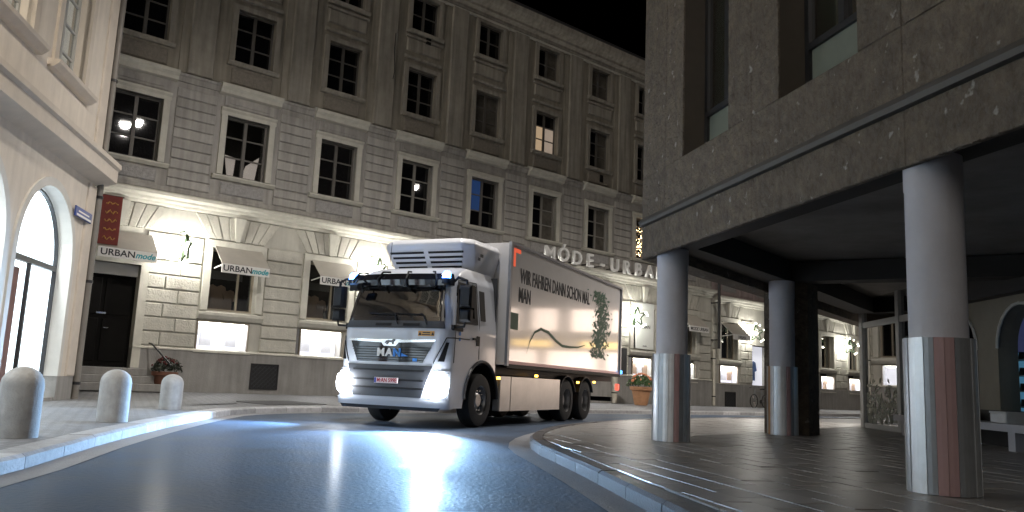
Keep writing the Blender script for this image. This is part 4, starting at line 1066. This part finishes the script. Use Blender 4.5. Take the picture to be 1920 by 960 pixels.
AA = [-3 + .06 * k for k in range(17)] + [-2 + .0625 * k for k in range(16)] + [-1 + .1 * k for k in range(20)] + [1 + .0625 * k for k in range(16)] + [2 + .06 * k for k in range(17)] + [3]
NZ = 64
body = MB(); rings = []
for k in range(NZ + 1):
    rg_ = []
    for a in AA:
        y = cabP(a, 1.0)[1] if abs(a) > 2 else -9
        zl = zlow(y) if abs(a) > 2 else .34
        z = zl + (2.92 - zl) * k / NZ
        rg_.append(cabP(a, z))
    rings.append(rg_)
body.ring(rings, False, False)
def opening(p):
    x, y, z = p
    if abs(x) > wz(z) - .004: return -1.08 < y < -.36 and (1.96 if y > -.9 else 1.92) < z < 2.54
    return y < fz(z) + .2 and abs(x) < wz(z) - .13 and 1.92 < z < 2.5
body.f = [f_ for f_ in body.f if not opening([sum(body.v[i][k] for i in f_) / len(f_) for k in range(3)])]
n = len(body.v); top = rings[-1]; L_ = len(AA); base_i = NZ * L_
body.v.append((0, -.2, 2.97)); 
for i in range(L_ - 1): body.f.append((base_i + i, base_i + i + 1, n))
body.f.append((base_i + L_ - 1, base_i, n))
part('cab_body', body, 'paint_white', TR, smooth=True)
part('cab_rear_wall', MB().box(-1.1, 1.1, YR - .02, YR, 1.0, 2.88), 'grey_plastic', TR)
def patch(corners, nu, nv, off, thick=.02):
    "corners: (a,z) bl, br, tr, tl on the cab surface -> thin slab lying on it"
    b = MB(); (a0, z0), (a1, z1), (a2, z2), (a3, z3) = corners
    def pt(u, v, o):
        al, zl_ = a0 + (a3 - a0) * v, z0 + (z3 - z0) * v; arr, zr = a1 + (a2 - a1) * v, z1 + (z2 - z1) * v
        return cabP(al + (arr - al) * u, zl_ + (zr - zl_) * u, o)
    for o in (off, off - thick):
        for j in range(nv + 1):
            for i in range(nu + 1): b.v.append(pt(i / nu, j / nv, o))
    N = nu + 1; M = N * (nv + 1)
    for j in range(nv):
        for i in range(nu):
            q = j * N + i; b.f.append((q, q + 1, q + N + 1, q + N)); b.f.append((M + q, M + q + N, M + q + N + 1, M + q + 1))
    for i in range(nu): b.f.append((i, M + i, M + i + 1, i + 1)); q = nv * N + i; b.f.append((q, q + 1, M + q + 1, M + q))
    for j in range(nv): q = j * N; b.f.append((q, q + N, M + q + N, M + q)); q = j * N + nu; b.f.append((q, M + q, M + q + N, q + N))
    return b
def cp(name, corners, off, mat, nu=16, nv=6, parent=TR, thick=.02): return part(name, patch(corners, nu, nv, off, thick), mat, parent, smooth=True)
ws = cp('windscreen', [(-1.32, 1.86), (1.32, 1.86), (1.18, 2.56), (-1.18, 2.56)], .014, 'cab_glass', 24, 10, thick=.006)
cp('windscreen_border', [(-1.34, 1.85), (1.34, 1.85), (1.32, 1.94), (-1.32, 1.94)], .02, 'black_gloss', 24, 2, ws, .03); cp('windscreen_border', [(-1.24, 2.47), (1.24, 2.47), (1.2, 2.58), (-1.2, 2.58)], .02, 'black_gloss', 24, 2, ws, .03)
for s in (-1, 1): cp('windscreen_border', [(s * 1.2, 1.93), (s * 1.36, 1.93), (s * 1.24, 2.5), (s * 1.02, 2.5)], .019, 'black_gloss', 4, 8, ws, .03)
# cab interior
part('dashboard', MB().profile([(-1.4, 1.75), (-1.4, 1.86), (-1.1, 1.9), (-.85, 1.84), (-.8, 1.5), (-1.2, 1.4)], -.98, .98), 'seat', TR)
part('cab_floor', MB().box(-1.0, 1.0, -1.2, .48, 1.15, 1.25), 'seat', TR)
for s in (-1, 1):
    st_ = part('seat', MB().cbox(s * .55 - .26, s * .55 + .26, -.45, .1, 1.5, 1.66, .04).box(s * .55 - .15, s * .55 + .15, -.35, 0, 1.25, 1.5), 'seat', TR)
    part('seat_back', MB().cbox(s * .55 - .24, s * .55 + .24, .08, .22, 1.66, 2.25, .04).cbox(s * .55 - .14, s * .55 + .14, .08, .18, 2.28, 2.48, .03), 'seat', st_)
sw2 = MB(); sw2.tube([(.55 + .22 * math.cos(t), -.78 + .08 * math.sin(t), 1.98 + .2 * math.sin(t)) for t in [k * math.pi / 12 for k in range(25)]], .016, 6); sw2.tube([(.55, -.95, 1.8), (.55, -.78, 1.98)], .03, 6); part('steering_wheel', sw2, 'black_plastic', TR)
cp('windscreen_cowl', [(-1.4, 1.74), (1.4, 1.74), (1.33, 1.87), (-1.33, 1.87)], .022, 'grey_plastic', 24, 2)
for s in (-1, 1):
    wp = MB(); c = -.15 if s < 0 else .5
    P = lambda a, z: Vector(cabP(a, z, .045))
    wp.tube([P(c + .28, 1.8), P(c + .18, 1.98), P(c + .12, 2.0)], .012, 6).tube([P(c + .18, 1.98), P(c - .45, 2.0)], .012, 6)
    part('wiper', wp, 'black_plastic', TR)
    part('wiper_vent', patch([(c - .25, 1.775), (c + .12, 1.775), (c + .12, 1.825), (c - .25, 1.825)], 4, 1, .032, .02), 'black_plastic', TR)
# sun visor tube with straps
vis_ = MB(); rr_ = []
for k in range(25):
    a = -1.55 + 3.1 * k / 24; p = Vector(cabP(a, 2.56, .0)); q = Vector(cabP(a, 2.56, .1)); d_ = (q - p).normalized()
    rr_.append([p + d_ * .04 + Vector((0, 0, -.06)), p + d_ * .2 + Vector((0, 0, -.05)), p + d_ * .22 + Vector((0, 0, .05)), p + d_ * .12 + Vector((0, 0, .17)), p - d_ * .02 + Vector((0, 0, .19)), p + Vector((0, 0, .02))])
vis_.ring(rr_); vo_ = part('sun_visor', vis_, 'black_gloss', TR, smooth=True)
for a in (-1.0, -.35, .25, .85):
    p = Vector(cabP(a, 2.56, 0)); q = Vector(cabP(a, 2.56, .1)); d_ = (q - p).normalized()
    part('visor_strap', MB().tube([p + d_ * .06 + Vector((0, 0, -.08)), p + d_ * .23 + Vector((0, 0, -.06)), p + d_ * .245 + Vector((0, 0, .06)), p + d_ * .14 + Vector((0, 0, .2)), p - d_ * .03 + Vector((0, 0, .22))], .018, 6), 'black_plastic', vo_)
for a, lb in ((-1.42, 'blue beacon on the far corner of the cab roof'), (1.2, 'bright blue beacon on the near corner of the cab roof')):
    p = Vector(cabP(a, 2.62, .12))
    bo = part('beacon', MB().lathe([(.085, 0), (.085, .02), (.075, .03), (.075, .09), (.05, .13), (.004, .14)], 16), 'beacon', TR, p + Vector((0, 0, .02)), smooth=True); bo['label'] = lb
    part('beacon_core', MB().lathe([(.004, .02), (.06, .03), (.06, .07), (.004, .1)], 12), 'beacon_core', bo, (0, -.035 if a > 0 else -.02, 0))
    part('beacon_base', MB().lathe([(.09, -.1), (.09, 0)], 16), 'black_plastic', bo)
    lamp('beacon_light', 'POINT', 5, (.15, .4, 1), bo, (0, -.2, .1), .06)
# grille
gr = cp('grille', [(-.78, 1.13), (.78, 1.13), (1.0, 1.52), (-1.0, 1.52)], .012, 'black_gloss', 20, 8)
cp('grille_strip', [(-1.0, 1.5), (-.12, 1.47), (-.12, 1.52), (-1.02, 1.54)], .03, 'chrome', 10, 2); cp('grille_strip', [(.12, 1.47), (1.0, 1.5), (1.02, 1.54), (.12, 1.52)], .03, 'chrome', 10, 2)
cp('grille_strip', [(-.14, 1.41), (.14, 1.41), (.26, 1.53), (-.26, 1.53)], .028, 'chrome', 6, 3)
emb = [(-.1, 1.455), (-.08, 1.5), (-.03, 1.515), (.04, 1.51), (.08, 1.535), (.105, 1.53), (.1, 1.5), (.075, 1.49), (.08, 1.44), (.055, 1.44), (.045, 1.475), (-.02, 1.475), (-.045, 1.44), (-.075, 1.44), (-.065, 1.475), (-.085, 1.47)]
yy = cabP(0, 1.47, .04)[1]
e_ = MB(); e_.ring([[(x, yy, z) for x, z in emb], [(x, yy + .02, z) for x, z in emb]]); part('lion_emblem', e_, 'black_gloss', gr)
for k in range(6): cp('grille_fin', [(-.79 - .03 * k, 1.16 + k * .045), (.79 + .03 * k, 1.16 + k * .045), (.79 + .03 * k, 1.172 + k * .045), (-.79 - .03 * k, 1.172 + k * .045)], .017, 'black_plastic', 16, 1, gr, .008)
yy = cabP(0, 1.3, .026)[1]
for ch, x, mt in (('M', -.17, 'letter_face'), ('A', .0, 'letter_face'), ('N', .165, 'logo_blue')):
    link('brand_letter', text_mesh(ch, .19, .008, mt, .007, sx=1.1), gr, (x, yy, 1.29))
part('blue_mark', MB().hexa([(.26, yy, 1.23), (.4, yy, 1.235), (.4, yy + .01, 1.235), (.26, yy + .01, 1.23), (.26, yy, 1.29), (.3, yy, 1.27), (.3, yy + .01, 1.27), (.26, yy + .01, 1.29)]), 'logo_blue', gr)
part('blue_mark', MB().box(.49, .57, yy + .008, yy + .02, 1.15, 1.2), 'logo_blue', gr)
for s in (-1, 1):
    cp('air_deflector_slot', [(s * 1.5, 1.16), (s * 1.22, 1.16), (s * 1.62, 1.5), (s * 1.55, 1.5)] if s < 0 else [(1.22, 1.16), (1.5, 1.16), (1.66, 1.5), (1.52, 1.5)], .012, 'black_plastic', 6, 6)
    sl = MB(); sl.tube([cabP(s * (1.02 + .5 * t), 1.12 + .46 * t, .006) for t in [k / 8 for k in range(9)]] + [cabP(s * (1.52 + .9 * t), 1.58 + .02 * t, .006) for t in (.1, .3, .5, .7, .9)], .009, 4)
    part('panel_seam', sl, 'black_plastic', TR)
st = cp('warning_sticker', [(.62, 1.6), (.98, 1.6), (.98, 1.69), (.62, 1.69)], .008, 'sticker', 4, 2, thick=.006)
for a in (.66, .94):
    p = Vector(cabP(a, 1.645, .012)); part('warning_triangle', MB().ring([[p + Vector((-.03, dy, -.03)), p + Vector((.03, dy, -.03)), p + Vector((0, dy, .03))] for dy in (0, .004)]), 'ink', st)
cp('sticker_line', [(.72, 1.652), (.88, 1.652), (.88, 1.672), (.72, 1.672)], .0115, 'ink', 4, 1, st, .003); cp('sticker_line', [(.71, 1.618), (.89, 1.618), (.89, 1.634), (.71, 1.634)], .0115, 'ink', 4, 1, st, .003)
# bumper
cp('bumper_grille', [(-.8, .52), (.8, .52), (1.0, 1.08), (-1.0, 1.08)], .014, 'grey_plastic', 16, 6)
for z in (.66, .8, .97): cp('bumper_rib', [(-.82, z), (.82, z), (.83, z + .03), (-.83, z + .03)], .028, 'black_plastic', 16, 1)
cp('bumper_lip', [(-1.9, .36), (1.9, .36), (1.9, .5), (-1.9, .5)], .03, 'paint_white', 28, 3); cp('bumper_skirt', [(-1.3, .3), (1.3, .3), (1.45, .37), (-1.45, .37)], .012, 'grey_plastic', 20, 2, thick=.3)
lp = MB(); p = Vector(cabP(0, .78, .045))
np_ = part('licence_plate', MB().box(-.24, .24, p.y - .02, p.y + .01, .75, .85), 'plate_white', TR, (.02, 0, .0))
part('plate_band', MB().box(-.236, -.2, p.y - .023, p.y - .02, .755, .845), 'plate_blue', np_)
link('lettering', text_mesh('M·AN 599E', .1, .002, 'plate_red', .0018, sx=.86), np_, (.02, p.y - .024, .8))
for s in (-1, 1):
    hs = cp('headlamp_housing', [(s * 1.9, .52), (s * .86, .52), (s * 1.05, 1.0), (s * 1.9, 1.0)] if s < 0 else [(.86, .52), (1.9, .52), (1.9, 1.0), (1.05, 1.0)], .012, 'paint_white', 12, 6)
    cp('headlamp_glare', [(s * 1.72, .55), (s * .98, .55), (s * 1.1, .95), (s * 1.72, .95)] if s < 0 else [(.98, .55), (1.72, .55), (1.72, .95), (1.1, .95)], .02, 'lamp_glare', 10, 6, hs)
    hl = MB(); p = Vector(cabP(s * (1.12 if s < 0 else 1.3), .74, .0)); d_ = (Vector(cabP(s * 1.2, .74, .1)) - Vector(cabP(s * 1.2, .74, 0))).normalized()
    for (dx, dz, r_) in ((.0, .03, .2),):  # oversized dome: the lamp's flare put into its shape
        hl.lathe([(.004, -.02), (r_, -.02), (r_, .0), (r_ * .92, .05), (r_ * .65, .1), (.004, .125)], 24, 'y')
        hl.v = [(v[0], -v[1], v[2]) for v in hl.v]
    rotz = math.atan2(d_.x, -d_.y)
    h = part('headlight', hl, 'headlamp', TR, p + d_ * .03, (0, 0, rotz), smooth=True)
    h['label'] = 'blazing white headlight, ' + ('far' if s < 0 else 'near') + ' side'
    lamp('headlight_beam', 'SPOT', 1900 if s < 0 else 3000, (.36, .63, 1), TR, p + Vector((0, -.24, 0)), .07, (R(83), 0, R(180) + (R(-24) if s < 0 else R(10))), spot_size=R(84 if s < 0 else 92), spot_blend=.9)
# doors and side details, both sides
def cside(name, s, corners, off, mat, nu=8, nv=6, parent=TR, thick=.02):
    c = [(s * a_of_y(y, z), z) for (y, z) in corners]
    return cp(name, c, off, mat, nu, nv, parent, thick)
for s in (-1, 1):
    dw = cside('door_window', s, [(-1.16, 1.86), (-.3, 1.9), (-.3, 2.6), (-1.04, 2.6)], .01, 'cab_glass', 10, 6, thick=.006)
    for cc_ in ([(-1.17, 1.85), (-.29, 1.89), (-.29, 2.0), (-1.13, 1.97)], [(-1.08, 2.5), (-.29, 2.5), (-.29, 2.62), (-1.03, 2.62)], [(-.42, 1.95), (-.29, 1.95), (-.29, 2.55), (-.42, 2.55)], [(-1.16, 1.95), (-1.05, 1.95), (-1.0, 2.52), (-1.06, 2.52)]): cside('window_seal', s, cc_, .014, 'black_plastic', 6, 4, dw, .025)
    cside('rear_side_panel', s, [(-.16, 1.98), (.05, 1.98), (.05, 2.55), (-.16, 2.55)], .01, 'black_plastic', 4, 4)
    sl = MB(); sl.tube([cabP(s * a_of_y(y, z), z, .004) for y, z in ((-1.2, 1.15), (-1.2, 1.8), (-1.06, 2.66), (-.26, 2.68), (-.22, 1.9), (-.22, 1.25))], .007, 4); part('door_seam', sl, 'black_plastic', TR)
    hd = MB(); hd.box(-.01, .035, -.1, .12, -.02, .02) if s > 0 else hd.box(-.035, .01, -.1, .12, -.02, .02)
    part('door_handle', hd, 'black_plastic', TR, (s * 1.13, -.42, 1.62)); 
    cside('door_recess', s, [(-.34, 1.5), (-.22, 1.5), (-.22, 1.68), (-.34, 1.68)], .012, 'black_plastic', 3, 3)
    ac = MB(); ac.tube([(s * 1.135, -.05 + .7 * math.cos(t), .52 + .7 * math.sin(t)) for t in [math.pi * k / 20 for k in range(21)]], .03, 6); part('wheel_arch', ac, 'grey_plastic', TR)
    hf = MB()
    for k in range(16):
        t0, t1 = math.pi * k / 16, math.pi * (k + 1) / 16
        pts = [(-.05 + .69 * math.cos(t), .52 + .69 * math.sin(t)) for t in (t0, t1)]
        q = len(hf.v); hf.v += [(s * 1.12, *pts[0]), (s * 1.12, *pts[1]), (s * .6, *pts[1]), (s * .6, *pts[0])]; hf.f.append((q, q + 1, q + 2, q + 3))
    raw_part('wheel_housing', hf, 'black_plastic', TR)
    # mirrors
    mx = s * 1.36
    mo = part('mirror', MB().cbox(mx - .12, mx + .12, -1.34, -1.2, 2.12, 2.52, .04).cbox(mx - .11, mx + .11, -1.34, -1.2, 1.87, 2.09, .04), 'black_plastic', TR)
    part('mirror_arm', MB().tube([(s * 1.06, -1.2, 2.6), (s * 1.2, -1.3, 2.66), (mx, -1.27, 2.6), (mx, -1.27, 2.5)], .025, 8), 'black_plastic', mo)
    part('mirror_arm', MB().tube([(s * 1.12, -1.2, 1.78), (mx - s * .02, -1.27, 1.79), (mx, -1.27, 1.9)], .022, 8), 'black_plastic', mo)
    part('mirror_foot', MB().cbox(s * 1.12 - .04, s * 1.12 + .04, -1.3, -.95, 1.72, 1.82, .02), 'black_plastic', mo)
link('door_emblem', MB().lathe([(.004, 0), (.04, 0), (.04, .004), (.004, .005)], 12, 'x').mesh('door_emblem', 'logo_blue'), TR, (1.135, -1.02, 1.68)); link('door_emblem', MB().lathe([(.004, 0), (.035, 0), (.035, .004), (.004, .005)], 12, 'x').mesh('door_emblem', 'logo_blue'), TR, (1.135, -1.02, 1.58))
link('door_lettering', text_mesh('18.360E', .07, .001, 'grey_plastic', orient='side'), TR, (1.134, -.5, 1.78)) if False else None
part('roof_mirror', MB().cbox(-.92, -.7, -1.62, -1.52, 2.4, 2.54, .04).tube([(-.8, -1.5, 2.62), (-.8, -1.6, 2.5)], .018, 6), 'black_plastic', TR)
# wheels
def wheel(x, y, s, label=None, rear=False):
    o = part('wheel', MB().lathe([(.27, -.15), (.4, -.15), (.47, -.13), (.495, -.09), (.5, 0), (.495, .09), (.47, .13), (.4, .15), (.27, .15)], 40, 'x', cap=False), 'rubber', TR, (x, y, .5), smooth=True)
    if s > 0: prof = [(.004, .0), (.1, .0), (.1, .1), (.13, .11), (.16, .02), (.24, -.01), (.26, .12), (.29, .135), (.29, .02), (.28, -.1)]
    if rear: prof = [(.004, .05), (.11, .05), (.12, .0), (.17, -.06), (.24, -.05), (.26, .12), (.29, .135), (.29, .02), (.28, -.1)]
    else: prof = [(.004, .1), (.11, .1), (.13, .08), (.17, .05), (.23, -.01), (.26, .12), (.29, .135), (.29, .02), (.28, -.1)]
    rm = part('rim', MB().lathe([(r_, s * h_) for r_, h_ in prof], 32, 'x', cap=False), 'rim', o, smooth=True)
    bt = MB()
    for k in range(10):
        a = k * math.pi / 5; bt.lathe([(.016, 0), (.016, s * .05)], 6, 'x', (s * .05 if not rear else s * -.05, .185 * math.cos(a), .185 * math.sin(a)))
    part('wheel_nuts', bt, 'chrome', rm)
    if not rear: return
    ho = MB()
    for k in range(10):
        a = k * math.pi / 5 + .3; ho.lathe([(.026, s * -.052), (.026, s * -.04)], 8, 'x', (0, .215 * math.cos(a), .215 * math.sin(a)))
    part('hand_holes', ho, 'black_plastic', rm)
for s in (-1, 1):
    wheel(s * .98, -.05, s); wheel(s * .98, 4.6, s, rear=True); wheel(s * .98, 5.95, s, rear=True); wheel(s * .66, 4.6, s, rear=True); wheel(s * .66, 5.95, s, rear=True)
    for y in (4.6, 5.95):
        ac = MB()
        for k in range(14):
            t0, t1 = R(20) + R(140) * k / 14, R(20) + R(140) * (k + 1) / 14
            p0, p1 = [(y + .58 * math.cos(t), .5 + .58 * math.sin(t)) for t in (t0, t1)]; r0_, r1_ = [(y + .555 * math.cos(t), .5 + .555 * math.sin(t)) for t in (t0, t1)]
            ac.hexa([(s * .55, *r0_), (s * 1.15, *r0_), (s * 1.15, *r1_), (s * .55, *r1_), (s * .55, *p0), (s * 1.15, *p0), (s * 1.15, *p1), (s * .55, *p1)])
        part('mudguard', ac, 'grey_plastic', TR)
# chassis
part('chassis', MB().box(-.45, -.33, -.9, 8.4, .72, 1.0).box(.33, .45, -.9, 8.4, .72, 1.0).box(-.4, .4, 4.5, 4.7, .4, .6).box(-.4, .4, 5.85, 6.05, .4, .6).box(-.9, .9, -.12, .02, .42, .58).box(-1.0, 1.0, .55, 8.5, 1.0, 1.16).box(-.5, .5, -1.2, .4, .5, .95), 'black_plastic', TR)
part('underrun_bar', MB().box(-1.1, 1.1, 8.2, 8.32, .46, .58).box(-.5, -.4, 8.1, 8.25, .5, 1.0).box(.4, .5, 8.1, 8.25, .5, 1.0), 'black_plastic', TR)
for s in (-1, 1):
    x0, x1 = (1.0, 1.16) if s > 0 else (-1.16, -1.0)
    part('side_skirt', MB().cbox(x0, x1, .72, 1.22, .29, .97, .02), 'alu', TR); part('side_skirt', MB().cbox(x0, x1, 1.24, 4.02, .29, .97, .02), 'alu', TR)
    part('battery_pack', MB().box(.55 if s > 0 else -.98, .98 if s > 0 else -.55, .75, 3.98, .35, .95), 'black_plastic', TR)
    for y, z in ((.62, .93), (2.55, 1.02), (5.24, .93), (6.5, .96)): part('marker_lamp', MB().cbox(-.05, .05, -.02, .02, -.025, .025, .008), 'marker', TR, (s * 1.17, y, z), (0, 0, R(90) * s))
# box
BX, BY0, BY1, BZ0, BZ1 = 1.22, .82, 8.55, 1.2, 3.66
bx = part('cargo_box', MB().box(-BX, BX, BY0, BY1, BZ0, BZ1), 'box_white', TR)
tr_ = MB()
for s in (-1, 1):
    for y in (BY0, BY1): tr_.box(s * BX - .03 + s * .012, s * BX + .03 + s * .012 - s * .0, y - .045, y + .045, BZ0 - .02, BZ1 + .02)
    tr_.box(s * BX - .03 + s * .01, s * BX + .03 + s * .01, BY0 + .045, BY1 - .045, BZ1 - .03, BZ1 + .025)
part('edge_trim', tr_, 'box_edge', bx)
part('lower_rail', MB().box(BX - .02, BX + .03, BY0, BY1, BZ0 - .06, BZ0 + .02).box(-BX - .03, -BX + .02, BY0, BY1, BZ0 - .06, BZ0 + .02), 'black_plastic', bx)
part('reflective_strip', MB().box(BX + .004, BX + .008, BY0 + .06, BY1 - .06, BZ0 + .02, BZ0 + .085), 'pink_strip', bx)
part('corner_mark', MB().box(BX + .004, BX + .008, BY0 + .16, BY0 + .25, BZ1 - .46, BZ1 - .08).box(BX + .004, BX + .008, BY0 + .25, BY0 + .5, BZ1 - .16, BZ1 - .08), 'red_tape', bx)
link('lettering', text_mesh('WIR FAHREN DANN SCHON MAL', .43, .002, 'ink', .006, orient='side', sx=.68), bx, (BX + .006, BY0 + 2.75, BZ1 - .62))
link('lettering', text_mesh('MAN', .43, .002, 'ink', .006, orient='side', sx=.68), bx, (BX + .006, BY0 + .8, BZ1 - 1.02))
part('green_square', MB().box(BX + .004, BX + .008, BY0 + .08, BY0 + .5, 1.92, 2.26), 'green_mark', bx)
sw_ = MB(); pts = [(1.0, .05), (1.15, .3), (1.4, .52), (1.75, .62), (2.2, .58), (2.7, .42), (3.1, .33), (3.6, .33), (4.2, .36), (4.7, .44)]
for k in range(len(pts) - 1):
    (ya, za), (yb, zb) = pts[k], pts[k + 1]; wa = .02 + .05 * math.sin(math.pi * k / 9); wb = .02 + .05 * math.sin(math.pi * (k + 1) / 9)
    q = len(sw_.v); sw_.v += [(BX + .006, BY0 + ya, 1.42 + za - wa / 2), (BX + .006, BY0 + yb, 1.42 + zb - wb / 2), (BX + .006, BY0 + yb, 1.42 + zb + wb / 2), (BX + .006, BY0 + ya, 1.42 + za + wa / 2)]; sw_.f.append((q, q + 1, q + 2, q + 3))
raw_part('green_swoosh', sw_, 'green_mark', bx)
# dark reflection of foliage, painted onto the rear of the side
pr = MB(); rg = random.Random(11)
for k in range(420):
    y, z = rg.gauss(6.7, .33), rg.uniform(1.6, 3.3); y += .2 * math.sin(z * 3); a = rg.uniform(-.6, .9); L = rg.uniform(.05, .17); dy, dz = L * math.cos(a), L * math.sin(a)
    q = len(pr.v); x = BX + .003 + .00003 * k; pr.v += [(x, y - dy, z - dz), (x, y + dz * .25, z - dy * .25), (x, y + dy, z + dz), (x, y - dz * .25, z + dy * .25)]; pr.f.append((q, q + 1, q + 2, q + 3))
tag(raw_part('leaf_reflection', pr, 'green_mark', bx), kind='stuff')
part('rear_lamp', MB().cbox(-.05, .05, -.04, .04, -.08, .08, .01), 'tail_red', TR, (1.18, 8.52, .86), (0, 0, R(90))); part('rear_lamp', MB().cbox(-.04, .04, -.04, .04, -.05, .05, .01), 'tail_blue', TR, (1.26, 8.56, 1.28), (0, 0, R(90)))
# refrigeration unit
rf = MB()
def rrect(x, y0, y1, z, c):
    return [(-x + c, y0, z), (x - c, y0, z), (x, y0 + c, z), (x, y1, z), (-x, y1, z), (-x, y0 + c, z)]
rf.ring([rrect(.8, -.02, .8, 2.72, .1), rrect(.84, -.12, .8, 2.78, .14), rrect(.99, -.52, .8, 3.36, .2), rrect(1.0, -.55, .8, 3.44, .2), rrect(.95, -.48, .8, 3.53, .18), rrect(.85, -.35, .8, 3.56, .16)])
ro = part('refrigeration_unit', rf, 'reefer_white', TR)
bv = ro.modifiers.new('bevel', 'BEVEL'); bv.width = .05; bv.segments = 3; bv.limit_method = 'ANGLE'; bv.angle_limit = R(20)
for p_ in ro.data.polygons: p_.use_smooth = True
def rface(x, t, o=0): # point on sloping front, t 0 bottom..1 top
    return Vector((x, -.12 - .40 * t, 2.78 + .58 * t)) + Vector((0, -.82, -.57)).normalized() * o
for sx in (-1, 1):
    for k in range(5):
        t0 = .22 + k * .15; hw = .62 + .035 * k
        a_, b2 = (.05, .05 + hw) if sx > 0 else (-.05 - hw, -.05)
        part('louvre_slot', MB().hexa([rface(a_, t0, .004), rface(b2, t0, .004), rface(b2, t0, -.02), rface(a_, t0, -.02), rface(a_, t0 + .075, .004), rface(b2, t0 + .075, .004), rface(b2, t0 + .075, -.02), rface(a_, t0 + .075, -.02)]), 'black_plastic', ro)
        part('louvre_slat', MB().hexa([rface(a_ - .01, t0 + .07, .004), rface(b2 + .01, t0 + .07, .004), rface(b2 + .01, t0 + .09, .0), rface(a_ - .01, t0 + .09, .0), rface(a_ - .01, t0 + .085, .03), rface(b2 + .01, t0 + .085, .03), rface(b2 + .01, t0 + .1, .02), rface(a_ - .01, t0 + .1, .02)]), 'reefer_white', ro)
part('roof_fairing', MB().box(-.95, .95, .3, .82, 2.6, 2.74), 'reefer_white', TR)
part('unit_badge', MB().box(1.0, 1.006, -.1, .02, 3.22, 3.28).box(1.0, 1.006, -.2, -.1, 3.14, 3.2), 'ink', ro)
part('antenna', MB().tube([(-.45, -1.0, 2.9), (-.47, -.95, 3.4)], .006, 4), 'black_plastic', TR)

# ------------------------------------------------------------------ suspended street lamps (the ones mirrored in the upper panes)
def street_lamp(x, y, z, e, label, color=(1, .9, .74), cone=150, aim=Vector((0, 0, -1)), span=9):
    t = thing('street_lamp', label, 'street lamp', (x, y, z))
    part('lamp_shade', MB().lathe([(.04, .3), (.08, .24), (.3, .06), (.33, 0), (.31, 0), (.28, .05), (.06, .22), (.004, .23)], 20), 'dark_metal', t, smooth=True)
    part('lamp_bowl', MB().lathe([(.004, -.05), (.16, -.03), (.24, .03), (.004, .035)], 16), 'lamp_glass', t, smooth=True)
    part('lamp_cable', MB().tube([(-span, 0, .3 + span * .067), (0, 0, .3), (9, 0, .9)], .012, 5), 'dark_metal', t)
    lamp('lamp_light', 'SPOT', e, color, t, (0, 0, -.08), .2, aim.to_track_quat('-Z', 'Y').to_euler(), spot_size=R(cone), spot_blend=.9)
street_lamp(-4.6, 6.5, 7.8, 2500, 'street lamp hung on a cable above the near street', (1, .9, .76), 150, Vector((-.75, .35, -.6)))
street_lamp(-.8, 15.0, 10.9, 3800, 'street lamp hung on a cable above the crossing', (1, .94, .88), 122, Vector((-.45, .6, -1.05)))
street_lamp(11, 25, 11.5, 7500, 'street lamp hung on a cable above the far street', (1, .92, .84), 165, span=5.5)
